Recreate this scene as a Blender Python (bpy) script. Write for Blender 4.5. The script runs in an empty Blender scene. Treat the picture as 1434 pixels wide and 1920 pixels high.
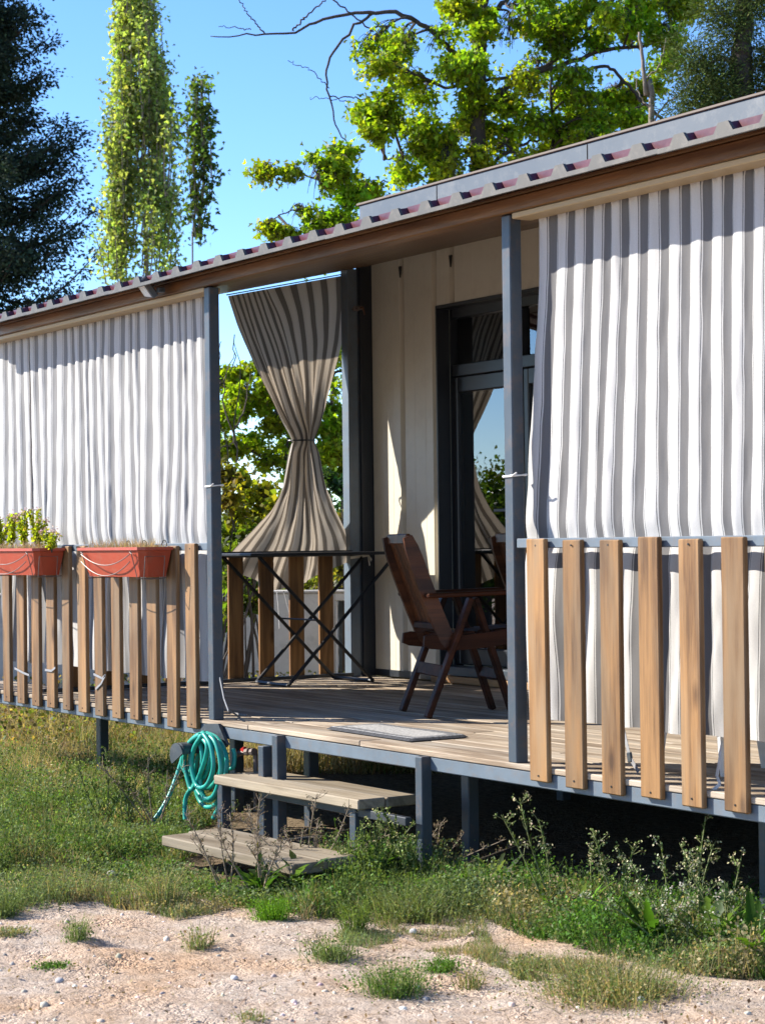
import bpy, math, random
import numpy as np
from mathutils import Vector, Matrix
R = math.radians
rng = np.random.default_rng(7)
random.seed(7)
scn = bpy.context.scene
COL = scn.collection

# ------------------------------------------------------------------ camera
CAM = np.array([8.3858, -4.4803, 1.32]); TH, PITCH, ROLL, FPX = 0.5743, 0.0155, 0.0117, 3775.91
_fw = np.array([-math.cos(TH)*math.cos(PITCH), math.sin(TH)*math.cos(PITCH), math.sin(PITCH)])
_rt = np.array([math.sin(TH), math.cos(TH), 0.0]); _up = np.cross(_rt, _fw)
_r = math.cos(ROLL)*_rt - math.sin(ROLL)*_up; _u = math.cos(ROLL)*_up + math.sin(ROLL)*_rt
cam_d = bpy.data.cameras.new('camera'); cam = bpy.data.objects.new('camera', cam_d); COL.objects.link(cam)
cam.matrix_world = Matrix(((_r[0], _u[0], -_fw[0], CAM[0]), (_r[1], _u[1], -_fw[1], CAM[1]), (_r[2], _u[2], -_fw[2], CAM[2]), (0, 0, 0, 1)))
cam_d.sensor_fit = 'VERTICAL'; cam_d.sensor_height = 36; cam_d.lens = FPX/1920*36
cam_d.clip_end = 2000; cam_d.clip_start = .05
cam_d.dof.use_dof = True; cam_d.dof.focus_distance = 8.9; cam_d.dof.aperture_fstop = 9
scn.camera = cam
# ------------------------------------------------------------------ light
SUN = Vector((1.12, 1.0, -.98)).normalized()          # direction the light travels
w = bpy.data.worlds.new('World'); scn.world = w; w.use_nodes = True
nt = w.node_tree; nt.nodes.clear()
sky = nt.nodes.new('ShaderNodeTexSky'); sky.sky_type = 'NISHITA'; sky.sun_disc = False
sky.sun_elevation = math.asin(-SUN.z); sky.sun_rotation = math.atan2(-SUN.x, -SUN.y)
sky.air_density = .82; sky.dust_density = 0.0; sky.ozone_density = 3.2; sky.altitude = 1000
bg = nt.nodes.new('ShaderNodeBackground'); bg.inputs[1].default_value = .138
out = nt.nodes.new('ShaderNodeOutputWorld')
hs_ = nt.nodes.new('ShaderNodeHueSaturation'); hs_.inputs['Hue'].default_value = .504; hs_.inputs['Saturation'].default_value = 1.15
nt.links.new(sky.outputs[0], hs_.inputs['Color']); nt.links.new(hs_.outputs[0], bg.inputs[0]); nt.links.new(bg.outputs[0], out.inputs[0])
sd = bpy.data.lights.new('sun', 'SUN'); sd.energy = 5.0; sd.angle = R(.53); sd.color = (1, .945, .85)
so = bpy.data.objects.new('sun', sd); COL.objects.link(so); so.rotation_euler = SUN.to_track_quat('-Z', 'Y').to_euler()
so.location = (0, 0, 20)
scn.view_settings.view_transform = 'Standard'; scn.view_settings.look = 'None'
scn.view_settings.gamma = 1; scn.view_settings.use_curve_mapping = False
scn.view_settings.exposure = 1.18
scn.cycles.max_bounces = 8; scn.cycles.transparent_max_bounces = 16

# ------------------------------------------------------------------ where things stand
def ray(px, py): return _fw + _r*(px-717)/FPX + _u*(960-py)/FPX
def at(px, py, dist): return CAM + ray(px, py)*dist
def on_plane(px, py, P, N):
    d = ray(px, py); N = np.array(N, float); return CAM + d*(np.dot(np.array(P, float)-CAM, N)/np.dot(d, N))
def onz(px, py, z=0.0): return on_plane(px, py, (0, 0, z), (0, 0, 1))
def ony(px, py, y): return on_plane(px, py, (0, y, 0), (0, 1, 0))

# ------------------------------------------------------------------ object helpers
def tag(o, label=None, cat=None, group=None, kind=None):
    if label: o['label'] = label
    if cat: o['category'] = cat
    if group: o['group'] = group
    if kind: o['kind'] = kind
    return o
def empty(name, loc=(0, 0, 0), rz=0, label=None, cat=None, group=None):
    o = bpy.data.objects.new(name, None); COL.objects.link(o); o.location = loc; o.rotation_euler = (0, 0, rz)
    o.empty_display_size = .1
    return tag(o, label, cat, group)
def link(name, me, parent=None, loc=(0, 0, 0), rot=(0, 0, 0), kind=None, label=None):
    o = bpy.data.objects.new(name, me); COL.objects.link(o); o.location = loc; o.rotation_euler = rot
    if parent is not None: o.parent = parent
    if kind: o['kind'] = kind
    if label: o['label'] = label
    return o
def copy_tree(o, parent=None):
    c = o.copy(); COL.objects.link(c)
    if parent is not None: c.parent = parent
    for ch in [k for k in bpy.data.objects if k.parent == o]: copy_tree(ch, c)
    return c

class MB:
    def __init__(s): s.v = []; s.f = []; s.uv = None
    def add(s, v, f):
        n = len(s.v); s.v += [tuple(map(float, p)) for p in v]; s.f += [tuple(i+n for i in q) for q in f]; return s
    def box(s, x0, x1, y0, y1, z0, z1, ch=0.0):
        if ch <= 0:
            return s.add([(x0,y0,z0),(x1,y0,z0),(x1,y1,z0),(x0,y1,z0),(x0,y0,z1),(x1,y0,z1),(x1,y1,z1),(x0,y1,z1)],
                         [(0,3,2,1),(4,5,6,7),(0,1,5,4),(1,2,6,5),(2,3,7,6),(3,0,4,7)])
        c = np.array([(x0+x1)/2, (y0+y1)/2, (z0+z1)/2]); h = np.array([(x1-x0)/2, (y1-y0)/2, (z1-z0)/2])
        return s.cbox(c, np.eye(3), h, ch)
    def cbox(s, c, ax, h, ch):
        """chamfered box: centre, axes (rows), half sizes, chamfer"""
        c = np.array(c, float); ax = np.array(ax, float); ch = min(ch, min(h)*.9)
        V = []; idx = {}
        for sx in (-1, 1):
            for sy in (-1, 1):
                for sz in (-1, 1):
                    sg = (sx, sy, sz)
                    for k in range(3):
                        q = [sg[i]*(h[i] if i == k else h[i]-ch) for i in range(3)]
                        idx[(sg, k)] = len(V); V.append(c + q[0]*ax[0] + q[1]*ax[1] + q[2]*ax[2])
        F = []
        for k in range(3):
            a, b = [(1, 2), (2, 0), (0, 1)][k]
            for sk in (-1, 1):
                L = []
                for (sa, sb) in ((-1, -1), (1, -1), (1, 1), (-1, 1)):
                    sg = [0, 0, 0]; sg[k] = sk; sg[a] = sa; sg[b] = sb; L.append(idx[(tuple(sg), k)])
                F.append(L if sk > 0 else L[::-1])
        for k in range(3):           # edges along axis k
            a, b = [(1, 2), (2, 0), (0, 1)][k]
            for sa in (-1, 1):
                for sb in (-1, 1):
                    def g(sk, kk):
                        sg = [0, 0, 0]; sg[k] = sk; sg[a] = sa; sg[b] = sb; return idx[(tuple(sg), kk)]
                    L = [g(-1, a), g(1, a), g(1, b), g(-1, b)]
                    F.append(L if sa*sb < 0 else L[::-1])
        for sx in (-1, 1):
            for sy in (-1, 1):
                for sz in (-1, 1):
                    L = [idx[((sx, sy, sz), k)] for k in range(3)]
                    F.append(L if sx*sy*sz > 0 else L[::-1])
        return s.add(V, F)
    def bar(s, p0, p1, wd, ht, up=(0, 0, 1), ch=0.003):
        p0 = np.array(p0, float); p1 = np.array(p1, float); d = p1-p0; L = np.linalg.norm(d); d /= L
        up = np.array(up, float); sd_ = np.cross(up, d); sd_ /= np.linalg.norm(sd_); u2 = np.cross(d, sd_)
        return s.cbox((p0+p1)/2, [d, sd_, u2], [L/2, wd/2, ht/2], ch)
    def tube(s, path, r, n=8, cap=True):
        P = np.array(path, float); m = len(P); r = np.broadcast_to(np.array(r, float), (m,))
        T = np.gradient(P, axis=0); T /= np.linalg.norm(T, axis=1)[:, None]+1e-9
        a = np.array([0, 0, 1.0]) if abs(T[0][2]) < .9 else np.array([1.0, 0, 0])
        nrm = np.cross(T[0], a); nrm /= np.linalg.norm(nrm); V = []
        for i in range(m):
            nrm = nrm - T[i]*np.dot(nrm, T[i]); nrm /= np.linalg.norm(nrm)+1e-9; b = np.cross(T[i], nrm)
            for k in range(n):
                t = 2*math.pi*k/n; V.append(P[i] + r[i]*(math.cos(t)*nrm + math.sin(t)*b))
        F = [(i*n+k, i*n+(k+1) % n, (i+1)*n+(k+1) % n, (i+1)*n+k) for i in range(m-1) for k in range(n)]
        if cap: F += [tuple(range(n))[::-1], tuple((m-1)*n+k for k in range(n))]
        return s.add(V, F)
    def prism(s, poly, fn, d0, d1):
        """poly of (a,b); fn(a,b,d)->xyz"""
        n = len(poly)
        V = [fn(a, b, d0) for a, b in poly] + [fn(a, b, d1) for a, b in poly]
        return s.add(V, [tuple(range(n)), tuple(range(2*n-1, n-1, -1))] + [(i, n+i, n+(i+1) % n, (i+1) % n) for i in range(n)])
    def mesh(s, name, mat, smooth=False, fixn=True):
        me = bpy.data.meshes.new(name); me.from_pydata(s.v, [], s.f)
        if fixn:
            import bmesh
            bm = bmesh.new(); bm.from_mesh(me); bmesh.ops.recalc_face_normals(bm, faces=bm.faces); bm.to_mesh(me); bm.free()
        if smooth: me.polygons.foreach_set('use_smooth', [True]*len(me.polygons))
        me.materials.append(mat); me.update(); return me
    def build(s, name, mat, parent=None, loc=(0, 0, 0), rot=(0, 0, 0), smooth=False, kind=None, label=None):
        return link(name, s.mesh(name, mat, smooth), parent, loc, rot, kind, label)

class Cloud:
    """fast accumulator of many small faces with a colour per vertex"""
    def __init__(s): s.V = []; s.C = []; s.L = []; s.T = []; s.n = 0
    def add(s, V, faces, col):
        """V (N,k,3) items of k verts; faces: list of index tuples within an item; col (N,3) or (N,k,3)"""
        V = np.asarray(V, np.float32); N, k, _ = V.shape
        if N == 0: return
        col = np.asarray(col, np.float32)
        if col.ndim == 2: col = np.repeat(col[:, None, :], k, 1)
        s.V.append(V.reshape(-1, 3)); s.C.append(col.reshape(-1, 3))
        base = (np.arange(N)*k)[:, None] + s.n
        pat = np.concatenate([np.array(f) for f in faces]); tot = np.array([len(f) for f in faces])
        s.L.append((base + pat[None, :]).reshape(-1)); s.T.append(np.tile(tot, N)); s.n += N*k
    def mesh(s, name, mat, smooth=False):
        V = np.concatenate(s.V); C = np.concatenate(s.C); L = np.concatenate(s.L).astype(np.int32); T = np.concatenate(s.T).astype(np.int32)
        me = bpy.data.meshes.new(name); me.vertices.add(len(V)); me.vertices.foreach_set('co', V.ravel())
        me.loops.add(len(L)); me.loops.foreach_set('vertex_index', L)
        me.polygons.add(len(T)); me.polygons.foreach_set('loop_start', np.concatenate([[0], np.cumsum(T)[:-1]]).astype(np.int32))
        try: me.polygons.foreach_set('loop_total', T)
        except Exception: pass
        if smooth: me.polygons.foreach_set('use_smooth', np.ones(len(T), bool))
        at_ = me.attributes.new('tint', 'FLOAT_COLOR', 'POINT')
        at_.data.foreach_set('color', np.concatenate([C, np.ones((len(C), 1), np.float32)], 1).ravel().astype(np.float32))
        me.materials.append(mat); me.update(calc_edges=True); me.validate(); return me
    def build(s, name, mat, parent=None, loc=(0, 0, 0), kind=None, smooth=False):
        return link(name, s.mesh(name, mat, smooth), parent, loc, kind=kind)

def unit(a): return a/(np.linalg.norm(a, axis=-1, keepdims=True)+1e-9)
def jitter(base, n, var=.25, hue=.12):
    b = np.array(base)[None, :]*(1+rng.normal(0, var, (n, 1)))*(1+rng.normal(0, hue, (n, 3)))
    return np.clip(b, .004, .9)

# ------------------------------------------------------------------ materials
def new_mat(name):
    m = bpy.data.materials.new(name); m.use_nodes = True; t = m.node_tree; t.nodes.clear()
    o = t.nodes.new('ShaderNodeOutputMaterial'); return m, t, o
def N(t, typ, **kw):
    n = t.nodes.new(typ)
    for k, v in kw.items():
        if k.startswith('i_'):
            key = k[2:]; key = int(key) if key.isdigit() else key.replace('_', ' ')
            n.inputs[key].default_value = v
        else: setattr(n, k, v)
    return n
def ramp(t, fac, stops, interp='LINEAR'):
    r = t.nodes.new('ShaderNodeValToRGB'); r.color_ramp.interpolation = interp; e = r.color_ramp.elements
    while len(e) < len(stops): e.new(.5)
    for i, (p, c) in enumerate(stops): e[i].position = p; e[i].color = (*c, 1)
    if fac is not None: t.links.new(fac, r.inputs[0])
    return r
def bumped(t, bsdf, h, dist=.002, strength=.6):
    b = N(t, 'ShaderNodeBump'); b.inputs['Strength'].default_value = strength; b.inputs['Distance'].default_value = dist
    t.links.new(h, b.inputs['Height']); t.links.new(b.outputs[0], bsdf.inputs['Normal'])
def objcoord(t, scale, rand=True):
    tc = N(t, 'ShaderNodeTexCoord'); src = tc.outputs['Object']
    if rand:
        oi = N(t, 'ShaderNodeObjectInfo'); ad = N(t, 'ShaderNodeVectorMath', operation='ADD')
        ml = N(t, 'ShaderNodeVectorMath', operation='SCALE'); cb = N(t, 'ShaderNodeCombineXYZ')
        for i in range(3): t.links.new(oi.outputs['Random'], cb.inputs[i])
        t.links.new(cb.outputs[0], ml.inputs[0]); ml.inputs['Scale'].default_value = 37.3
        t.links.new(src, ad.inputs[0]); t.links.new(ml.outputs[0], ad.inputs[1]); src = ad.outputs[0]
    mp = N(t, 'ShaderNodeMapping'); mp.inputs['Scale'].default_value = scale; t.links.new(src, mp.inputs[0]); return mp.outputs[0]
def wood(name, c_lo, c_hi, axis='Z', rough=.55, ring=26, grey=None, bump=.0012, knots=True, spec=.35):
    m, t, o = new_mat(name); b = N(t, 'ShaderNodeBsdfPrincipled'); t.links.new(b.outputs[0], o.inputs[0])
    ai = 'XYZ'.index(axis)
    def sc(a, l): s = [a, a, a]; s[ai] = l; return tuple(s)
    n1 = N(t, 'ShaderNodeTexNoise', i_Scale=1.0, i_Detail=3.0); t.links.new(objcoord(t, sc(9, .7)), n1.inputs[0])
    mu = N(t, 'ShaderNodeMath', operation='MULTIPLY'); mu.inputs[1].default_value = ring; t.links.new(n1.outputs[0], mu.inputs[0])
    si = N(t, 'ShaderNodeMath', operation='SINE'); t.links.new(mu.outputs[0], si.inputs[0])
    n2 = N(t, 'ShaderNodeTexNoise', i_Scale=1.0, i_Detail=6.0, i_Roughness=.7); t.links.new(objcoord(t, sc(150, 5)), n2.inputs[0])
    n3 = N(t, 'ShaderNodeTexNoise', i_Scale=1.0, i_Detail=3.0); t.links.new(objcoord(t, sc(5, 1.6)), n3.inputs[0])
    a1 = N(t, 'ShaderNodeMath', operation='MULTIPLY_ADD'); a1.inputs[1].default_value = .16; t.links.new(si.outputs[0], a1.inputs[0]); t.links.new(n2.outputs[0], a1.inputs[2])
    a2 = N(t, 'ShaderNodeMath', operation='MULTIPLY_ADD'); a2.inputs[1].default_value = .9; t.links.new(n3.outputs[0], a2.inputs[0]); t.links.new(a1.outputs[0], a2.inputs[2])
    r = ramp(t, a2.outputs[0], [(.55, c_lo), (1.35 if False else .99, c_hi)])
    sb = N(t, 'ShaderNodeMath', operation='MULTIPLY'); sb.inputs[1].default_value = .8; t.links.new(a2.outputs[0], sb.inputs[0]); t.links.new(sb.outputs[0], r.inputs[0])
    colr = r.outputs[0]
    if knots:
        vo = N(t, 'ShaderNodeTexVoronoi', i_Scale=1.0); t.links.new(objcoord(t, sc(7, 2.6)), vo.inputs[0])
        kr = ramp(t, vo.outputs['Distance'], [(.06, (.22, .17, .13)), (.10, (.55, .5, .45)), (.17, (1, 1, 1))])
        mx = N(t, 'ShaderNodeMixRGB', blend_type='MULTIPLY'); mx.inputs[0].default_value = .8
        t.links.new(colr, mx.inputs[1]); t.links.new(kr.outputs[0], mx.inputs[2]); colr = mx.outputs[0]
    if grey:
        n4 = N(t, 'ShaderNodeTexNoise', i_Scale=1.0, i_Detail=5.0); t.links.new(objcoord(t, sc(14, 2.2)), n4.inputs[0])
        gr = ramp(t, n4.outputs[0], [(.45, (0, 0, 0)), (.72, (1, 1, 1))])
        mg = N(t, 'ShaderNodeMixRGB'); t.links.new(gr.outputs[0], mg.inputs[0]); t.links.new(colr, mg.inputs[1]); mg.inputs[2].default_value = (*grey, 1); colr = mg.outputs[0]
    oi = N(t, 'ShaderNodeObjectInfo'); hv = N(t, 'ShaderNodeHueSaturation')
    mr = N(t, 'ShaderNodeMapRange'); mr.inputs['To Min'].default_value = .8; mr.inputs['To Max'].default_value = 1.18
    t.links.new(oi.outputs['Random'], mr.inputs[0]); t.links.new(mr.outputs[0], hv.inputs['Value']); t.links.new(colr, hv.inputs['Color'])
    t.links.new(hv.outputs[0], b.inputs['Base Color']); b.inputs['Roughness'].default_value = rough; b.inputs['Specular IOR Level'].default_value = spec
    bumped(t, b, a1.outputs[0], bump, .7); return m
def paint(name, col, rough=.4, metal=0, var=.12, scale=9, bump=.0004, dirt=None, dirt_amt=.5, spec=.5):
    m, t, o = new_mat(name); b = N(t, 'ShaderNodeBsdfPrincipled'); t.links.new(b.outputs[0], o.inputs[0])
    n = N(t, 'ShaderNodeTexNoise', i_Scale=scale, i_Detail=6.0, i_Roughness=.65)
    tc = N(t, 'ShaderNodeTexCoord'); t.links.new(tc.outputs['Object'], n.inputs[0])
    r = ramp(t, n.outputs[0], [(.3, tuple(c*(1-var) for c in col)), (.7, tuple(min(1, c*(1+var)) for c in col))]); c = r.outputs[0]
    if dirt:
        n2 = N(t, 'ShaderNodeTexNoise', i_Scale=scale*2.7, i_Detail=8.0, i_Roughness=.75); t.links.new(tc.outputs['Object'], n2.inputs[0])
        dr = ramp(t, n2.outputs[0], [(.5, (0, 0, 0)), (.75, (dirt_amt,)*3)])
        mx = N(t, 'ShaderNodeMixRGB'); t.links.new(dr.outputs[0], mx.inputs[0]); t.links.new(c, mx.inputs[1]); mx.inputs[2].default_value = (*dirt, 1); c = mx.outputs[0]
    t.links.new(c, b.inputs['Base Color']); b.inputs['Metallic'].default_value = metal; b.inputs['Specular IOR Level'].default_value = spec
    rr = N(t, 'ShaderNodeMapRange'); rr.inputs['To Min'].default_value = rough*.8; rr.inputs['To Max'].default_value = min(1, rough*1.25)
    t.links.new(n.outputs[0], rr.inputs[0]); t.links.new(rr.outputs[0], b.inputs['Roughness'])
    if bump: bumped(t, b, n.outputs[0], bump)
    return m
def leafmat(name, transl=.45, rough=.45, spec=.3, tmul=(1.5, 1.35, .5)):
    m, t, o = new_mat(name); at_ = N(t, 'ShaderNodeAttribute', attribute_name='tint')
    b = N(t, 'ShaderNodeBsdfPrincipled'); b.inputs['Roughness'].default_value = rough; b.inputs['Specular IOR Level'].default_value = spec
    t.links.new(at_.outputs['Color'], b.inputs['Base Color'])
    tr = N(t, 'ShaderNodeBsdfTranslucent'); mu = N(t, 'ShaderNodeMixRGB', blend_type='MULTIPLY'); mu.inputs[0].default_value = 1
    t.links.new(at_.outputs['Color'], mu.inputs[1]); mu.inputs[2].default_value = (*tmul, 1); t.links.new(mu.outputs[0], tr.inputs[0])
    mx = N(t, 'ShaderNodeMixShader'); mx.inputs[0].default_value = transl
    t.links.new(b.outputs[0], mx.inputs[1]); t.links.new(tr.outputs[0], mx.inputs[2]); t.links.new(mx.outputs[0], o.inputs[0]); return m
def cloth(name, transl=.22, tmul=(1, .9, .75), grey=(.18, .176, .178), white=(.63, .62, .61), line=(.10, .10, .105)):
    """woven stripe: UV.x counts stripe periods, UV.y metres down the cloth"""
    m, t, o = new_mat(name); uv = N(t, 'ShaderNodeUVMap', uv_map='cloth'); sp = N(t, 'ShaderNodeSeparateXYZ'); t.links.new(uv.outputs[0], sp.inputs[0])
    fr = N(t, 'ShaderNodeMath', operation='FRACT'); t.links.new(sp.outputs[0], fr.inputs[0])
    r = ramp(t, fr.outputs[0], [(0, grey), (.205, white), (.255, line), (.285, white), (.715, line), (.745, white), (.795, grey)], 'CONSTANT')
    n = N(t, 'ShaderNodeTexNoise', i_Scale=1.0, i_Detail=4.0); mp = N(t, 'ShaderNodeMapping'); mp.inputs['Scale'].default_value = (22, 260, 1)
    t.links.new(uv.outputs[0], mp.inputs[0]); t.links.new(mp.outputs[0], n.inputs[0])
    n2 = N(t, 'ShaderNodeTexNoise', i_Scale=3.0, i_Detail=5.0); t.links.new(uv.outputs[0], n2.inputs[0])
    v = ramp(t, n.outputs[0], [(.3, (.9, .9, .9)), (.7, (1.04, 1.04, 1.04))]); v2 = ramp(t, n2.outputs[0], [(.35, (.93, .92, .90)), (.65, (1, 1, 1))])
    m1 = N(t, 'ShaderNodeMixRGB', blend_type='MULTIPLY'); m1.inputs[0].default_value = 1; t.links.new(r.outputs[0], m1.inputs[1]); t.links.new(v.outputs[0], m1.inputs[2])
    m2 = N(t, 'ShaderNodeMixRGB', blend_type='MULTIPLY'); m2.inputs[0].default_value = 1; t.links.new(m1.outputs[0], m2.inputs[1]); t.links.new(v2.outputs[0], m2.inputs[2])
    b = N(t, 'ShaderNodeBsdfPrincipled'); b.inputs['Roughness'].default_value = .9; b.inputs['Specular IOR Level'].default_value = .1
    t.links.new(m2.outputs[0], b.inputs['Base Color'])
    tr = N(t, 'ShaderNodeBsdfTranslucent'); m3 = N(t, 'ShaderNodeMixRGB', blend_type='MULTIPLY'); m3.inputs[0].default_value = 1
    t.links.new(m2.outputs[0], m3.inputs[1]); m3.inputs[2].default_value = (*tmul, 1); t.links.new(m3.outputs[0], tr.inputs[0])
    mx = N(t, 'ShaderNodeMixShader'); mx.inputs[0].default_value = transl; t.links.new(b.outputs[0], mx.inputs[1]); t.links.new(tr.outputs[0], mx.inputs[2])
    t.links.new(mx.outputs[0], o.inputs[0]); bumped(t, b, n.outputs[0], .0006, .5); return m

M_picket = wood('picket_wood', (.105, .05, .017), (.30, .158, .058), 'Z', .55, 30, grey=(.23, .15, .08))
M_picket_l = wood('weathered_picket_wood', (.10, .048, .017), (.29, .155, .062), 'Z', .55, 30, grey=(.20, .13, .07))
M_picket_d = wood('end_picket_wood', (.11, .05, .016), (.30, .15, .05), 'Z', .5, 30)
M_deck = wood('deck_wood', (.20, .145, .098), (.46, .37, .27), 'X', .75, 22, grey=(.37, .315, .25), bump=.003, knots=False, spec=.2)
M_tread = wood('tread_wood', (.175, .135, .088), (.345, .28, .195), 'X', .75, 30, grey=(.275, .23, .17), bump=.002, spec=.2)
M_beam = wood('beam_wood', (.062, .025, .008), (.165, .075, .024), 'X', .38, 24, knots=False, spec=.5)
M_ceil = wood('ceiling_wood', (.055, .027, .012), (.18, .095, .043), 'X', .34, 18, knots=False, bump=.0006, spec=.22)
M_chair = wood('chair_wood', (.022, .007, .003), (.068, .020, .007), 'X', .5, 22, knots=False, bump=.0005, spec=.12)
M_chair_back = wood('chair_back_wood', (.04, .012, .004), (.125, .039, .011), 'X', .42, 22, knots=False, bump=.0005, spec=.3)
M_sill = wood('threshold_wood', (.16, .08, .03), (.34, .2, .09), 'X', .5, 20, knots=False)
M_steel = paint('blue_grey_steel', (.042, .057, .074), .42, 0, .14, 7, dirt=(.15, .085, .05), dirt_amt=.65)  # darkened below the rim steel, shade of the post sides put into colour
M_rim = paint('sunlit_grey_steel', (.115, .145, .175), .42, 0, .14, 7, dirt=(.16, .11, .075), dirt_amt=.5)  # lit copy of the post steel, sun on rim and rails put into colour
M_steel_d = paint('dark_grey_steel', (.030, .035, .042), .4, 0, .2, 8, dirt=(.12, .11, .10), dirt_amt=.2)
M_frame = paint('anthracite_frame', (.020, .023, .029), .32, 0, .12, 6)
M_wall = paint('cream_wall_panel', (.62, .565, .46), .42, 0, .035, 3, dirt=(.40, .33, .24), dirt_amt=.3)
M_fascia = paint('grey_fascia', (.06, .077, .098), .45, 0, .06, 3, dirt=(.3, .28, .25), dirt_amt=.3)
M_fascia_top = paint('brown_cap', (.13, .095, .07), .6)
M_roof = paint('maroon_sheet', (.085, .012, .022), .35, 0, .25, 14, dirt=(.16, .07, .06), dirt_amt=.4)
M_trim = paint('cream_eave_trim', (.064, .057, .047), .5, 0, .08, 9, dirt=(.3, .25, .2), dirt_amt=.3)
M_track = paint('cream_track', (.42, .31, .17), .5, 0, .08, 9)
M_terra = paint('terracotta_plastic', (.37, .055, .024), .42, 0, .10, 8, dirt=(.30, .15, .10), dirt_amt=.45)
M_wire = paint('galvanised_wire', (.15, .115, .10), .45, .3, .1, 20)
M_soil = paint('dry_potting_soil', (.20, .13, .085), .95, 0, .4, 60, bump=.004)
M_black = paint('black_metal', (.012, .012, .014), .4, 0, .2, 12)
M_dark = paint('dark_interior', (.02, .019, .018), .8)
M_room = paint('room_wall', (.10, .092, .08), .9)
M_hose = paint('teal_hose', (.012, .30, .235), .35, 0, .12, 20, dirt=(.2, .3, .25), dirt_amt=.3)
M_reel = paint('grey_plastic', (.035, .045, .055), .45, 0, .15, 12, dirt=(.2, .19, .17), dirt_amt=.3)
M_red = paint('red_plastic', (.42, .02, .015), .35)
M_white = paint('white_plastic', (.74, .72, .68), .4, 0, .06, 8)
M_strap = paint('grey_webbing', (.25, .25, .26), .8, 0, .2, 60, bump=.001)
M_concrete = paint('concrete', (.50, .46, .42), .85, 0, .12, 4, dirt=(.28, .26, .24), dirt_amt=.6, bump=.003)
M_bark = paint('bark', (.055, .040, .03), .9, 0, .35, 12, bump=.02)
M_bark_l = paint('pale_bark', (.22, .18, .14), .9, 0, .3, 12, bump=.02)
M_brown_metal = paint('rusty_latch', (.16, .075, .04), .45, .6, .3, 40)
M_lamp_glass = paint('lamp_lens', (.7, .71, .7), .15)
M_leaf = leafmat('broad_leaf', .64, .45, .25, (1.3, 1.38, .42))
M_needle = leafmat('needle', .2, .7, .06, (1.1, 1.1, .6))
M_grass = leafmat('grass_blade', .42, .65, .12, (1.25, 1.15, .6))
M_petal = leafmat('flower_petal', .3, .7, .1, (1, 1, 1))
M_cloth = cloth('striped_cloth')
M_cloth_l = cloth('striped_cloth_left_lit', .26, grey=(.30, .295, .297), white=(.66, .65, .64), line=(.36, .355, .36))  # right curtain's cloth, lit look at grazing angle put into paler colour
M_cloth_end = cloth('striped_cloth_end_unlit', .34, (.95, .84, .71), grey=(.165, .15, .135), white=(.55, .515, .47), line=(.40, .375, .34))  # same cloth browned and darkened, its unlit inner side put into the colour
M_mat_rug = None

def sheer():
    m, t, o = new_mat('sheer_net'); b = N(t, 'ShaderNodeBsdfPrincipled'); b.inputs['Base Color'].default_value = (.75, .73, .66, 1); b.inputs['Roughness'].default_value = .9
    tr = N(t, 'ShaderNodeBsdfTransparent'); mx = N(t, 'ShaderNodeMixShader'); mx.inputs[0].default_value = .92
    t.links.new(tr.outputs[0], mx.inputs[1]); t.links.new(b.outputs[0], mx.inputs[2]); t.links.new(mx.outputs[0], o.inputs[0]); return m
def glass():
    m, t, o = new_mat('window_glass'); g = N(t, 'ShaderNodeBsdfGlossy'); g.inputs['Roughness'].default_value = .0; g.inputs['Color'].default_value = (.95, .97, 1, 1)
    tr = N(t, 'ShaderNodeBsdfTransparent'); tr.inputs[0].default_value = (.88, .91, .90, 1)
    fr = N(t, 'ShaderNodeFresnel'); fr.inputs[0].default_value = 2.3; mx = N(t, 'ShaderNodeMixShader')
    t.links.new(fr.outputs[0], mx.inputs[0]); t.links.new(tr.outputs[0], mx.inputs[1]); t.links.new(g.outputs[0], mx.inputs[2]); t.links.new(mx.outputs[0], o.inputs[0]); return m
M_sheer = sheer(); M_glass = glass()

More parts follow.
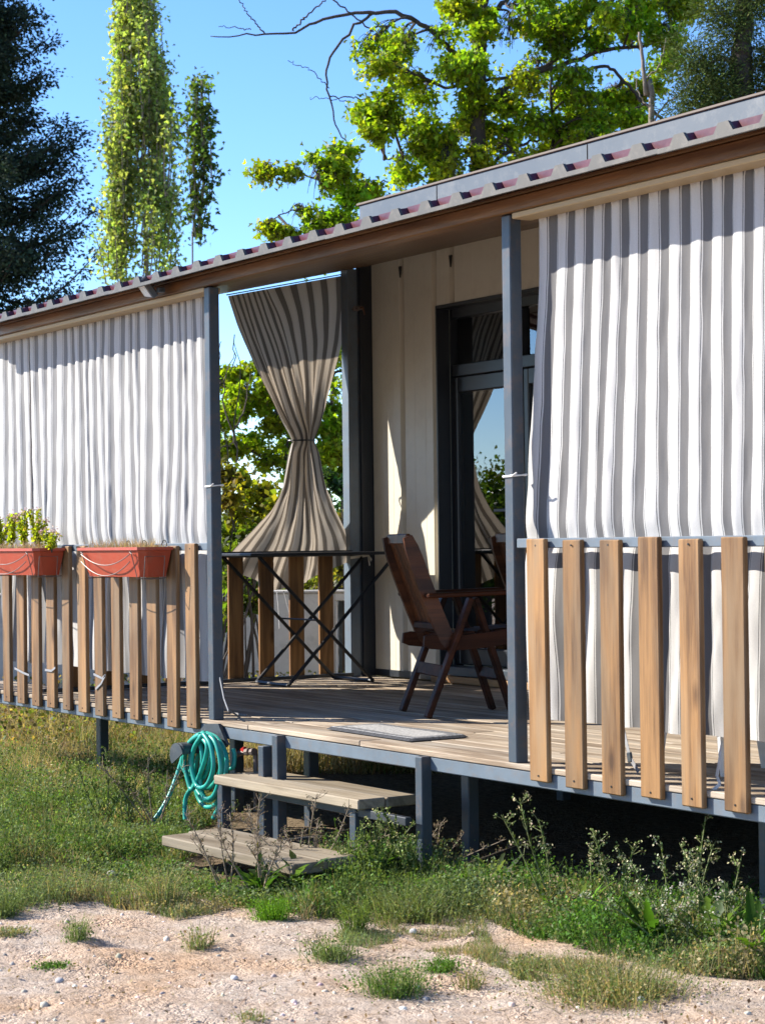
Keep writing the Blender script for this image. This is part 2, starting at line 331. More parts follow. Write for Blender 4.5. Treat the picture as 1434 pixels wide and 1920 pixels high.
def ground_mat():
    m, t, o = new_mat('gravel_and_soil'); b = N(t, 'ShaderNodeBsdfPrincipled'); t.links.new(b.outputs[0], o.inputs[0])
    tc = N(t, 'ShaderNodeTexCoord'); P = tc.outputs['Object']
    vo = N(t, 'ShaderNodeTexVoronoi', i_Scale=55.0); t.links.new(P, vo.inputs[0])
    vo2 = N(t, 'ShaderNodeTexVoronoi', i_Scale=130.0); t.links.new(P, vo2.inputs[0])
    n1 = N(t, 'ShaderNodeTexNoise', i_Scale=1.6, i_Detail=6.0, i_Roughness=.6); t.links.new(P, n1.inputs[0])
    n2 = N(t, 'ShaderNodeTexNoise', i_Scale=30.0, i_Detail=7.0, i_Roughness=.6); t.links.new(P, n2.inputs[0])
    base = ramp(t, n1.outputs[0], [(.34, (.55, .37, .235)), (.48, (.585, .44, .325)), (.6, (.58, .48, .395)), (.74, (.55, .355, .215))])
    sp = N(t, 'ShaderNodeSeparateColor'); t.links.new(vo.outputs['Color'], sp.inputs[0])
    st = ramp(t, sp.outputs[0], [(0, (.62, .58, .56)), (.3, (.85, .8, .78)), (.7, (1, .98, .95)), (1, (1.2, 1.17, 1.15))])
    mx = N(t, 'ShaderNodeMixRGB', blend_type='MULTIPLY'); mx.inputs[0].default_value = .6; t.links.new(base.outputs[0], mx.inputs[1]); t.links.new(st.outputs[0], mx.inputs[2])
    nr = ramp(t, n2.outputs[0], [(.35, (.72, .68, .66)), (.6, (1.08, 1.08, 1.08))])
    m2 = N(t, 'ShaderNodeMixRGB', blend_type='MULTIPLY'); m2.inputs[0].default_value = .8; t.links.new(mx.outputs[0], m2.inputs[1]); t.links.new(nr.outputs[0], m2.inputs[2])
    # dark earth where the attribute says so
    at_ = N(t, 'ShaderNodeAttribute', attribute_name='earth')
    m3 = N(t, 'ShaderNodeMixRGB'); t.links.new(at_.outputs['Fac'], m3.inputs[0]); t.links.new(m2.outputs[0], m3.inputs[1])
    er = ramp(t, n2.outputs[0], [(.35, (.12, .085, .05)), (.65, (.27, .20, .125))]); t.links.new(er.outputs[0], m3.inputs[2])
    t.links.new(m3.outputs[0], b.inputs['Base Color']); b.inputs['Roughness'].default_value = .95; b.inputs['Specular IOR Level'].default_value = .15
    ad = N(t, 'ShaderNodeMath', operation='MULTIPLY_ADD'); ad.inputs[1].default_value = -.75; t.links.new(vo.outputs['Distance'], ad.inputs[0])
    a2 = N(t, 'ShaderNodeMath', operation='MULTIPLY_ADD'); a2.inputs[1].default_value = -.5; t.links.new(vo2.outputs['Distance'], a2.inputs[0]); t.links.new(n2.outputs[0], a2.inputs[2]); t.links.new(a2.outputs[0], ad.inputs[2])
    n5 = N(t, 'ShaderNodeTexNoise', i_Scale=4.5, i_Detail=5.0); t.links.new(P, n5.inputs[0])
    mk = ramp(t, n5.outputs[0], [(.44, (.10, .10, .10)), (.70, (.8, .8, .8))]); t.links.new(mk.outputs[0], mx.inputs[0])
    n6 = N(t, 'ShaderNodeTexNoise', i_Scale=75.0, i_Detail=6.0, i_Roughness=.7); t.links.new(P, n6.inputs[0])
    hm = N(t, 'ShaderNodeMixRGB'); t.links.new(mk.outputs[0], hm.inputs[0]); t.links.new(n6.outputs[0], hm.inputs[1]); t.links.new(ad.outputs[0], hm.inputs[2])
    bumped(t, b, hm.outputs[0], .032, .85); return m
M_ground = ground_mat()

# ------------------------------------------------------------------ ground
def vnoise(x, y, s, seed=0):
    """smooth value noise"""
    r = np.random.default_rng(seed); Tb = r.random((64, 64))
    x = np.asarray(x)*s; y = np.asarray(y)*s; xi = np.floor(x).astype(int); yi = np.floor(y).astype(int); fx = x-xi; fy = y-yi
    fx = fx*fx*(3-2*fx); fy = fy*fy*(3-2*fy)
    g = lambda a, b_: Tb[a % 64, b_ % 64]
    return (g(xi, yi)*(1-fx)+g(xi+1, yi)*fx)*(1-fy)+(g(xi, yi+1)*(1-fx)+g(xi+1, yi+1)*fx)*fy
def ground_z(x, y):
    x = np.asarray(x, float); y = np.asarray(y, float)
    near = np.clip(1-(np.hypot(x-2, y+.5)-6)/8, 0, 1)
    z = (vnoise(x, y, 1.1, 1)-.5)*.04 + (vnoise(x, y, 3.5, 2)-.5)*.018 + ((vnoise(x, y, 11, 3)-.5)*.016 + (vnoise(x, y, 27, 4)-.5)*.010)*near
    far = np.hypot(x-2, y); z += np.clip((far-12)/60, 0, 1)*(vnoise(x, y, .07, 5)-.4)*1.2
    return z*np.clip(.45+.55*np.clip(-y*1.5, 0, 1), 0, 1)
def earth_amt(x, y):
    # boundary of planted soil, seen line from left to right under the porch front
    yb = np.interp(x, [-4, 0, .9, 1.27, 1.75, 2.1, 2.6, 3.1, 3.6, 5], [-2.6, -2.1, -1.6, -1.25, -.75, -.45, -.3, -.1, -.05, 0])
    d = np.asarray(y) - yb + (vnoise(x, y, 2.3, 8)-.5)*.6
    return np.clip(d/.35, 0, 1)
def axis_pts(lo, hi, step, far):
    a = list(np.arange(lo, hi, step)); g = step; p = hi; q = lo; b1 = []; b2 = []
    while p < far: g *= 1.22; p += g; b1.append(p)
    g = step
    while q > -far: g *= 1.22; q -= g; b2.append(q)
    return np.array(b2[::-1]+a+b1)
gx = axis_pts(-1.0, 6.0, .028, 700); gy = axis_pts(-3.6, 1.0, .028, 700)
GX, GY = np.meshgrid(gx, gy); GZ = ground_z(GX, GY)
nx_, ny_ = len(gx), len(gy)
gv = np.stack([GX, GY, GZ], -1).reshape(-1, 3)
ii = (np.arange(ny_-1)[:, None]*nx_ + np.arange(nx_-1)[None, :]).ravel()
gf = np.stack([ii, ii+1, ii+1+nx_, ii+nx_], -1)
gm = bpy.data.meshes.new('ground'); gm.vertices.add(len(gv)); gm.vertices.foreach_set('co', gv.astype(np.float32).ravel())
gm.loops.add(gf.size); gm.loops.foreach_set('vertex_index', gf.astype(np.int32).ravel()); gm.polygons.add(len(gf))
gm.polygons.foreach_set('loop_start', (np.arange(len(gf))*4).astype(np.int32)); gm.polygons.foreach_set('use_smooth', np.ones(len(gf), bool))
ea = gm.attributes.new('earth', 'FLOAT', 'POINT'); ea.data.foreach_set('value', earth_amt(gv[:, 0], gv[:, 1]).astype(np.float32))
gm.materials.append(M_ground); gm.update(calc_edges=True)
tag(link('ground', gm), 'pale pinkish gravel yard turning to weedy soil by the porch', kind='structure')

# ------------------------------------------------------------------ porch
DK = .5; X0, X1 = -3.3, 5.3; YW = 2.266
def x_end(y): return -2.14 + 0*y            # the porch's far end runs a little askew
porch = empty('porch', (0, 0, 0), 0, 'raised wooden veranda with steel posts, plank deck and maroon sheet roof', 'porch')
bw = .1165; k = 0; y = -.022
while y < YW-.02:
    y1 = min(y+bw-.005, YW-.03); xs = x_end(y)-.08 if y > .3 else X0; cuts = [xs] + sorted(random.sample([-.9, .35, 1.3, 2.2, 3.1, 4.0], 2)) + [X1]
    for a, b in zip(cuts[:-1], cuts[1:]):
        L = b-a-.004; zt = random.uniform(-.0015, .0015)
        MB().box(-L/2, L/2, -(y1-y)/2, (y1-y)/2, -.011, .011, .003).build('deck_board', M_deck, porch, ((a+b)/2, (y+y1)/2, DK-.011+zt), (random.uniform(-.006, .006), 0, 0))
    y += bw; k += 1
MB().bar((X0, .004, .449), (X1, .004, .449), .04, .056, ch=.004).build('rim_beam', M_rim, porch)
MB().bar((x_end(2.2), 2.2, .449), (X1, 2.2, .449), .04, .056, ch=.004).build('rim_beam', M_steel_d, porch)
e0 = np.array([x_end(.03)-.06, .03, .449]); e1 = np.array([x_end(2.17)-.06, 2.17, .449])
MB().bar(e0, e1, .04, .056).build('rim_beam', M_steel_d, porch)
for xj in np.arange(-1.8, 5.2, .8):
    MB().bar((xj, .03, .447), (xj, 2.17, .447), .04, .05).build('joist', M_steel_d, porch)
for xl, yl in [(-1.98, .34), (-.42, .34), (.30, .34), (1.575, .34), (3.33, .34), (-1.9, 1.9), (.2, 1.9), (2.0, 1.9), (4.0, 1.9), (4.9, .34)]:
    zt = .422
    MB().box(-.027, .027, -.027, .027, -.06, zt, .004).build('leg', M_steel, porch, (xl, yl, 0))
for xp in (0.0, 2.362, 4.724):
    MB().box(-.027, .027, -.027, .027, DK-.0005, 2.535, .004).build('post', M_steel, porch, (xp, .005, 0), (0, random.uniform(-.004, .004), 0))
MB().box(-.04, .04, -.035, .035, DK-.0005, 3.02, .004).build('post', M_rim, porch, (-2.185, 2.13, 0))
MB().box(-.027, .027, -.027, .027, DK-.0005, 2.535, .004).build('post', M_steel, porch, (-3.25, .005, 0))
# beam, tracks
MB().bar((X0, 0, 2.568), (X1, 0, 2.568), .062, .058, ch=.005).build('front_beam', M_beam, porch)
MB().bar((X0, -.004, 2.606), (X1, -.004, 2.606), .058, .016, ch=.004).build('front_beam', M_beam, porch)
for xa, xb in ((X0, -.035), (2.40, X1)):
    MB().bar((xa, .022, 2.527), (xb, .022, 2.527), .09, .022, ch=.003).build('curtain_track', M_track, porch)
# ceiling of narrow boards
SL = .5/2.22; nb = 22; yb0 = .034; wb = (YW-.005-yb0)/nb
for i in range(nb):
    ya = yb0+i*wb; yb = ya+wb-.004; ym = (ya+yb)/2; zm = 2.553+SL*(ym-.03); xa = x_end(ym)-.04; L = X1-xa
    MB().box(-L/2, L/2, -(yb-ya)/2+.001, (yb-ya)/2-.001, -.008, .008, .006).build('ceiling_board', M_ceil, porch, ((xa+X1)/2, ym, zm), (math.atan(SL), 0, 0))
# roof sheets with trapezoid ribs
yE, zE = -.17, 2.584; P_ = .207; NR = 5
prof = [(0, 0), (.062, 0), (.085, .031), (.122, .031), (.145, 0), (.207, 0)]
def sheet_mesh():
    mb = MB(); V = []; pts = []
    for kx in range(NR):
        for a, b in prof[:-1]: pts.append((kx*P_+a, b))
    pts.append((NR*P_, 0)); n = len(pts); L = YW+.0-yE
    for dz in (0, .004):
        for yy in (0, L): V += [(a, yy, b+SL*yy+dz) for a, b in pts]
    F = []
    for j in range(n-1):
        F += [(j, j+1, n+j+1, n+j), (2*n+j, 3*n+j, 3*n+j+1, 2*n+j+1), (j, 2*n+j, 2*n+j+1, j+1), (n+j, n+j+1, 3*n+j+1, 3*n+j)]
    mb.add(V, F); return mb.mesh('roof_sheet', M_roof)
def trim_mesh():
    mb = MB()
    for kx in range(NR):
        a = kx*P_
        poly = [(a, -.012), (a+P_, -.012), (a+P_, .004), (a+.148, .004), (a+.126, .0365), (a+.081, .0365), (a+.059, .004), (a, .004)]
        mb.prism(poly, lambda p, q, d: (p, d, q), -.014, -.001)
    return mb.mesh('eave_trim', M_trim)
def closure_mesh():
    mb = MB()
    for kx in range(NR):
        a = kx*P_
        mb.prism([(a-.060, .004), (a+.060, .004), (a+.081, .034), (a-.081, .034)], lambda p, q, d: (p, d, q+SL*d), .03, .05)
    return mb.mesh('valley_closure', M_roof)
sm_, tm_, cm_ = sheet_mesh(), trim_mesh(), closure_mesh()
for i in range(8):
    xs = -2.80 + i*NR*P_; zz = zE + random.uniform(-.003, .003)
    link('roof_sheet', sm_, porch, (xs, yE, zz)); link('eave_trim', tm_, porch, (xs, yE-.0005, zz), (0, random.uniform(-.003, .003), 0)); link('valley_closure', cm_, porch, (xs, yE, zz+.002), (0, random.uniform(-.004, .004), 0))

# ------------------------------------------------------------------ railings
def picket_mesh(wd, h, mat, th=.022): return MB().box(-wd/2, wd/2, -th/2, th/2, 0, h, .004).mesh('picket', mat)
def railing(name, label, xs, wd, z0, z1, x_lo, x_hi, pmat=None):
    root = empty(name, (x_lo, 0, 0), 0, label, 'railing', 'picket railings of the porch')
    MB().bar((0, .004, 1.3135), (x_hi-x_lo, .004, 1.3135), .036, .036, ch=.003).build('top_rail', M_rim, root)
    pm = picket_mesh(wd, z1-z0, pmat or M_picket); sc = MB()
    for i, x in enumerate(xs):
        p = link('picket', pm, root, (x-x_lo, -.0305, z0+random.uniform(-.008, .004)), (random.uniform(-.004, .004), random.uniform(-.006, .006), 0))
        p.scale = (random.uniform(.95, 1.06), 1, 1)
    scr = MB()
    for i, x in enumerate(xs):
        for zz in (1.305, .47): scr.tube([(x-x_lo, -.0437, zz), (x-x_lo, -.0412, zz)], .004, 6)
    scr.build('screw_heads', M_black, root, kind='stuff')
    return root
railing('picket_railing', 'brown picket railing hung in front of the right striped curtain', [2.545+i*.2065 for i in range(12)], .107, .447, 1.328, 2.392, 4.69)
railing('picket_railing', 'brown picket railing carrying the two red planters', [-.165-i*.2065 for i in range(15)], .103, .447, 1.326, -3.22, -.03, M_picket_l)
er = empty('picket_railing', (0, 0, 0), 0, 'dark shaded end railing behind the folding table', 'railing', 'picket railings of the porch')
def pe(y, off=0): return np.array([x_end(y)+off, y])
a, b = pe(2.1), pe(.05)
MB().bar((*a, 1.262), (*b, 1.262), .036, .036).build('top_rail', M_steel_d, er); MB().bar((*a, .515), (*b, .515), .03, .022).build('bottom_rail', M_steel_d, er)
angE = math.pi/2; pm = picket_mesh(.1, .742, M_picket_d)
for i in range(9):
    yy = 1.93-i*.21; q = pe(yy, -.0305); link('picket', pm, er, (q[0], q[1], .505), (0, random.uniform(-.004, .004), angE))

# ------------------------------------------------------------------ portable house
house = empty('portable_house', (0, YW, 0), 0, 'cream panelled portable house with dark framed glass door', 'house')
# wall panels with stepped joints, cut round the door
DX0, DX1, DZ1 = -1.425, .55, 2.72
def panel(xa, xb, z0, z1):
    mb = MB(); L = xb-xa
    g = .035                                             # recessed joint at the right of each panel
    pts = [(0, 0), (.006, -.004), (L*.32, -.004), (L*.33, -.0025), (L*.345, -.004), (L*.64, -.004), (L*.65, -.0025), (L*.665, -.004), (L-g-.012, -.004), (L-g, .022), (L-.004, .022), (L-.002, 0)]
    V = [(a, b, 0) for a, b in pts]+[(a, b, z1-z0) for a, b in pts]; n = len(pts)
    V += [(0, .04, 0), (L-.002, .04, 0), (0, .04, z1-z0), (L-.002, .04, z1-z0)]
    mb.add(V, [(j, j+1, n+j+1, n+j) for j in range(n-1)] + [(2*n, 2*n+2, 2*n+3, 2*n+1), (0, n, 2*n+2, 2*n), (n-1, 2*n+1, 2*n+3, 2*n-1)])
    o = mb.build('wall_panel', M_wall, house, (xa, 0, z0)); return o
jx = [-2.135, -1.775, -1.24, -.70, -.16, .38, .92]
zc = 3.10
for a, b in zip(jx[:-1], jx[1:]):
    if b <= DX0+.001 or a >= DX1: panel(a, b, .52, zc)
    elif a < DX0 < b:
        panel(a, DX0, .52, zc); panel(DX0+.001, b, DZ1, zc)
    elif b > DX1: panel(a, b, DZ1, zc); 
    else: panel(a, b, DZ1, zc)
for i in range(9): panel(.92+i*.54, .92+(i+1)*.54, .52, zc)
for x in jx[1:]+[.92+i*.54 for i in range(1, 9)]:
    MB().prism([(-.012, 0), (.012, 0), (0, -.07)], lambda p, q, d: (p, d, q), -.016, -.006).build('joint_cap', M_dark, house, (x-.02, 0, 3.0))
MB().box(-.03, .012, -.085, .04, .50, 3.06, .003).build('corner_trim', M_frame, house, (-2.15, 0, 0))
MB().box(-.012, -.004, -.098, -.0855, .52, 3.03, .001).build('corner_edge', M_steel, house, (-2.150, 0, 0))
MB().box(-2.13, DX0-.002, -.008, .03, .502, .545, .003).build('base_flashing', M_frame, house)
# body behind (side, rear, roof, floor)
HB = 2.9
MB().box(-2.12, -2.08, .05, HB, .42, 3.30).build('side_wall', M_wall, house)
MB().box(-2.08, 6, HB-.04, HB, .42, 3.30).build('rear_wall', M_wall, house)
MB().box(-2.08, 6, .045, HB-.04, .42, .498).build('floor', M_dark, house)
MB().box(-2.10, 6, .045, HB, 3.101, 3.19).build('house_roof', M_fascia, house)
MB().box(-1.6, 1.2, 1.6, 1.63, .5, 3.1).build('inner_wall', M_room, house)
for zz in (0.05, .0): pass
f = MB(); f.box(-2.15, 6, -.075, -.02, 3.12, 3.415, .004); f.build('fascia', M_fascia, house)
MB().box(-2.17, 6, -.085, .06, 3.4155, 3.43, .003).build('fascia_cap', M_fascia_top, house)
for i in range(5): MB().box(-.0015, .0015, -.0785, -.074, 3.13, 3.41).build('fascia_joint', M_dark, house, (-1.3+i*1.4, 0, 0))
MB().box(-.95, 6, .14, .17, -.05, .46).build('skirting', M_dark, house)
for zz, yy in ((.27, -.06), (.12, .02)): MB().tube([(-.6, yy, zz), (6, yy, zz)], .02, 8).build('drain_pipe', M_reel, house)
# door: frame > leaf frames, panes, mullion, sill
door = MB()
for xa, xb, z0, z1 in ((DX0+.0125, DX0+.0135, .52, DZ1), (DX1-.085, DX1, .52, DZ1), (DX0+.031, DX1-.086, DZ1-.075, DZ1), (DX0+.031, DX1-.086, 2.30, 2.37)):
    door.box(xa, xb, -.012, .06, z0, z1, .004)
door = door.build('door', M_frame, house, (0, .095, 0))
MB().box(DX0, DX0+.012, -.012, .081, .52, DZ1, .002).box(DX1-.012, DX1, -.012, .081, .52, DZ1, .002).box(DX0+.013, DX1-.013, -.012, .081, DZ1-.02, DZ1, .002).build('reveal', M_frame, door, (0, -.095, 0))
xm = -.745
MB().box(xm-.03, xm+.03, -.010, .055, .575, 2.299, .004).box(xm-.03, xm+.03, -.010, .055, 2.371, 2.644, .004).build('mullion', M_frame, door)
for xa, xb in ((DX0+.014, xm-.031), (xm+.031, DX1-.087)):
    lf = MB(); t_ = .047
    lf.box(xa, xa+t_, .0, .05, .60, 2.298, .006).box(xb-t_, xb, .0, .05, .60, 2.298, .006).box(xa+t_+.0005, xb-t_-.0005, .0, .05, .60, .70, .006).box(xa+t_+.0005, xb-t_-.0005, .0, .05, 2.205, 2.298, .006)
    lf.build('leaf_frame', M_frame, door)
    MB().box(xa+t_, xb-t_, .024, .028, .70, 2.205).build('pane', M_glass, door)
    MB().box(xa+.03, xb, .024, .028, 2.372, 2.644).build('pane', M_glass, door)
MB().box(xm-.075, xm-.062, -.045, .0, 1.42, 1.58, .004).box(xm-.19, xm-.062, -.058, -.046, 1.49, 1.51, .004).build('handle', M_reel, door)
MB().box(DX0, DX1, -.05, .06, .545, .599, .004).build('sill', M_steel, house)
MB().box(DX0, DX1, -.075, .05, .503, .543, .004).build('threshold', M_sill, house)
# net curtain inside
def sheet_uv(me, uvs):
    l = me.uv_layers.new(name='cloth'); vi = np.empty(len(me.loops), np.int32); me.loops.foreach_get('vertex_index', vi)
    l.data.foreach_set('uv', np.asarray(uvs, np.float32)[vi].ravel())
def grid_mesh(name, P, mat, uv=None):
    """P (ny,nx,3)"""
    ny, nx = P.shape[:2]; i0 = (np.arange(ny-1)[:, None]*nx+np.arange(nx-1)[None, :]).ravel()
    F = np.stack([i0, i0+1, i0+1+nx, i0+nx], -1); me = bpy.data.meshes.new(name)
    me.vertices.add(nx*ny); me.vertices.foreach_set('co', P.reshape(-1).astype(np.float32)); me.loops.add(F.size); me.loops.foreach_set('vertex_index', F.astype(np.int32).ravel())
    me.polygons.add(len(F)); me.polygons.foreach_set('loop_start', (np.arange(len(F))*4).astype(np.int32)); me.polygons.foreach_set('use_smooth', np.ones(len(F), bool))
    me.update(calc_edges=True)
    if uv is not None: sheet_uv(me, uv.reshape(-1, 2))
    me.materials.append(mat); return me
u = np.linspace(0, 1, 160); v = np.linspace(0, 1, 24); U, Vv = np.meshgrid(u, v)
P = np.stack([-1.33+U*1.75, .26+.03*np.sin(U*95)+.02*np.sin(U*41+Vv*2), 2.66-Vv*2.08], -1)
tag(link('net_curtain', grid_mesh('net_curtain', P, M_sheer), None, (0, YW, 0)), 'sheer white net curtain hanging inside behind the glass door', 'curtain')

# ------------------------------------------------------------------ striped curtains
def front_curtain(label, xa, xb, seed, amp_t, amp_b, left_fn=None, zb=.665, period=.105, wob=.05, s0=0.0):
    r = np.random.default_rng(seed); nP = (xb-xa)/period; nx = int(nP*18); nz = 90; zt = 2.545
    s = np.linspace(0, nP, nx); t = np.linspace(0, 1, nz)**.85; S, T = np.meshgrid(s+s0, t)
    ph = np.interp(s, np.arange(0, nP+2, .8), np.cumsum(r.normal(0, .45, len(np.arange(0, nP+2, .8))))*.6)[None, :]
    irr = np.interp(s, np.arange(0, nP+2, .6), r.random(len(np.arange(0, nP+2, .6))))[None, :]
    A = amp_t*np.exp(-T*3.2) + amp_b*(.45+.9*irr)*np.clip(T*2, 0, 1)
    wv = np.cos(2*np.pi*(S-.5)) ; wv = np.sign(wv)*np.abs(wv)**.75
    Y = -A*(.7*wv + .5*T*np.sin(2*np.pi*S*.5+ph+T*1.1) + .45*T*np.sin(2*np.pi*S*.31+2.1*ph-T*1.6))
    Xo = (vnoise(S*.7, T*2.2, 1, seed+3)-.5)*.05*T + .35*A*np.sin(2*np.pi*(S-.5)*2)*.6
    hh = zt - T*(zt-zb)
    # pressed by the top rail, billowing below it
    rail = np.exp(-((hh-1.32)/.05)**2); Y = Y*(1-.55*rail) + .012*rail
    low = np.clip((1.26-hh)/.2, 0, 1); Y += low*(vnoise(S*.9, hh*1.5, 1, seed+9)-.45)*.055
    # pinched heading tape
    head = np.clip((hh-2.505)/.035, 0, 1); Y -= head*.010*np.cos(2*np.pi*S*3+ph)
    X = xa + (S-s0)*period + Xo + (vnoise(S*.55, T*0+.5, 1, seed+5)-.5)*wob*np.sin(np.pi*np.clip(S/nP, 0, 1))**.4 + (vnoise(S*.8, T*1.3, 1, seed+6)-.5)*wob*.5*T + .10*wob/.05*.2*(vnoise(S*.33+7, T*1.1, 1, seed+8)-.5)*T; Y += .006*(vnoise(S*2.3, T*11, 1, seed+20)-.5)+.004*(vnoise(S*5.1, T*26, 1, seed+21)-.5); Y += .016*T*(vnoise(S*.42, T*1.7, 1, seed+12)-.5)*2
    if left_fn is not None:
        d = np.interp(hh, left_fn[0], left_fn[1]); X += d*(.35*np.exp(-S/2.2)+.65*np.exp(-S/14)); Y += .012*np.exp(-S*5)*np.sin(T*7)
    Yb = np.clip(.075+Y, .036 , .2)
    Z = hh + .004*np.sin(S*2.3)*T + (T > .985)*0
    ko = 0
    return nP, np.stack([X, Yb, Z], -1), np.stack([S+.0, T*(zt-zb)], -1)
def strap(path, wd=.012, name='tie_strap', mat=None, parent=None, th=.002):
    mb = MB(); P = np.array(path, float)
    for i in range(len(P)-1):
        d = P[i+1]-P[i]; up = np.array([0, 1, 0.]) if abs(unit(d)[1]) < .9 else np.array([1, 0, 0.])
        mb.bar(P[i], P[i+1]+unit(d)*.002, wd, th, up, .0005)
    return mb.build(name, mat or M_strap, parent)
nP, P, UV = front_curtain('', 2.445, 4.66, 11, .0075, .0042, ([.6, .9, 1.33, 1.6, 2.0, 2.3, 2.56], [-.09, -.10, -.115, -.09, -.05, -.015, 0]), s0=.3)
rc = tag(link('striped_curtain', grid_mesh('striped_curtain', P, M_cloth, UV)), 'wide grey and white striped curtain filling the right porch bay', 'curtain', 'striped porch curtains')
c0 = ony(1168, 1368, .06); c1 = ony(1180, 1420, .05); c2 = ony(1196, 1447, .045)
strap([c0, c1, c2], .016, parent=rc); MB().box(-.012, .012, -.005, .005, -.018, .018, .003).build('buckle', M_reel, rc, tuple(c1), (0, -.2, 0))
strap([ony(1347, 1382, .06), ony(1349, 1420, .05), ony(1343, 1455, .04), ony(1349, 1470, .03), ony(1333, 1484, .01)], .013, parent=rc, mat=M_white)
nP, P, UV = front_curtain('', -2.83, -.20, 23, .010, .0065, wob=.26)
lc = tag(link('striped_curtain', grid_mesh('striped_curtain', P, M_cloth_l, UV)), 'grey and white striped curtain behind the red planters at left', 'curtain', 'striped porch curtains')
for pts in ([(28, 1253), (45, 1262), (55, 1266)], [(85, 1256), (97, 1258), (104, 1252)], [(176, 1264), (192, 1272), (198, 1266), (190, 1282), (180, 1292)]):
    strap([ony(a, b, -.048) for a, b in pts], .012, parent=lc)
strap([ony(412, 1270, .0), ony(420, 1310, .0), ony(428, 1332, .0), onz(440, 1338, .504), onz(462, 1341, .504)], .010, parent=lc)
# tied curtain in the end opening
EN = np.array([2.2, 0, 0]); EP = np.array([x_end(0)-.10, 0, 0])
def one(px, py): return on_plane(px, py, EP, EN)
Lf = [(428, 555), (440, 600), (455, 640), (485, 710), (517, 775), (545, 826), (538, 850), (525, 915), (502, 957), (472, 990), (437, 1026), (418, 1050)]
Rf = [(652, 515), (650, 570), (641, 640), (622, 710), (604, 775), (584, 826), (593, 850), (606, 915), (625, 960), (645, 1000), (657, 1030), (658, 1046)]
Lw = np.array([one(*q) for q in Lf]); Rw = np.array([one(*q) for q in Rf])
nv, nu = 110, 330
tt = np.linspace(0, 1, nv); kn = np.linspace(0, 1, len(Lf)); kn[5] = .455
def catm(P, tq):
    return np.stack([np.interp(tq, kn, P[:, i]) for i in range(3)], -1)
Lc = catm(Lw, tt); Rc = catm(Rw, tt)
for A_ in (Lc, Rc):
    for it in range(3):
        B_ = A_.copy(); B_[1:-1] = (A_[:-2]+A_[1:-1]*2+A_[2:])/4; A_[:] = B_
uu = np.linspace(0, 1, nu); U, T = np.meshgrid(uu, tt)
wdt = np.linalg.norm(Rc-Lc, axis=1)[:, None]
# where across the opening each bit of cloth hangs: bunched at the left when high up
sp_top = np.interp(uu, [0, .62, 1], [0, .34, 1]); sp_mid = uu; sp_bot = np.interp(uu, [0, .5, 1], [0, .5, 1])
bl = np.clip(1-tt/.42, 0, 1)[:, None]; Q = sp_top[None, :]*bl + sp_mid[None, :]*(1-bl)
sq = 1-np.clip(wdt/1.05, 0, 1)
base = Lc[:, None, :]*(1-Q[..., None]) + Rc[:, None, :]*Q[..., None]
nrm = unit(EN)[None, None, :]
fold = np.sin(U*2*np.pi*6.5+1.5*np.sin(U*9+T*2))*(.008+.016*np.exp(-((tt[:, None]-.455)/.22)**2))
fold = fold*np.where(tt[:, None] < .4, np.clip(1.3-Q*1.9*np.clip(bl*1.6, 0, 1), .06, 1), 1)
fold += .035*np.sin(U*2*np.pi*3+T*3)*np.clip((tt[:, None]-.5)*2.2, 0, 1) + .02*np.sin(U*2*np.pi*2.2+1)*np.clip(tt[:, None]*2, 0, 1)
fold *= np.clip(wdt/.2, .5, 1); fold += .016*(vnoise(U*13, T*10, 1, 61)-.5)+.007*(vnoise(U*30, T*24, 1, 62)-.5)+.03*(vnoise(U*5, T*4, 1, 63)-.5)*np.clip((T-.5)*3, 0, 1)
rnd = np.sin(np.pi*U)*.045*np.exp(-((tt[:, None]-.455)/.06)**2)
P = base + nrm*(fold+rnd)[..., None]
hem = np.interp(uu, [0, .12, .25, .42, .55, .7, .85, 1], [0, .08, .13, .19, .16, .13, .06, 0])
P[..., 2] -= hem[None, :]*np.clip((T-.5)/.5, 0, 1)**1.4
UV = np.stack([U*13.5+.13, T*1.9], -1)
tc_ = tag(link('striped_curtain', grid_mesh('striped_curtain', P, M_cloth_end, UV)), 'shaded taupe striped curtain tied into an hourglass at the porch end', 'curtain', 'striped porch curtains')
i_ = int(.455*nv); cw = (Lc[i_]+Rc[i_])/2; hw = np.linalg.norm(Rc[i_]-Lc[i_])/2; ed = unit(Rc[i_]-Lc[i_]); en = unit(EN)
MB().tube([cw + ed*math.cos(a)*(hw+.006) + en*math.sin(a)*.062 for a in np.linspace(0, 2*math.pi, 25)], .005, 6, False).build('tie_cord', M_reel, tc_)
for pts in ([(440, 627), (437, 655), (443, 668), (434, 693)], [(519, 1108), (522, 1140), (524, 1178)], [(532, 1108), (538, 1132), (545, 1160)]):
    strap([one(*q) for q in pts], .010, parent=tc_)
MB().tube([one(425, 553), one(655, 512)], .004, 6).build('curtain_wire', M_black, tc_)
st_ = empty('ribbon', tuple(ony(672, 1045, 2.08)), 0, 'white ribbon knotted round the end column above the table', 'ribbon')
o_ = ony(672, 1045, 2.08)
strap([ony(655, 1046, 2.10)-o_, ony(672, 1044, 2.08)-o_, ony(690, 1041, 2.08)-o_, ony(696, 1050, 2.08)-o_], .016, 'band', M_white, st_); strap([ony(690, 1041, 2.075)-o_, ony(693, 1060, 2.07)-o_], .012, 'tail', M_white, st_)
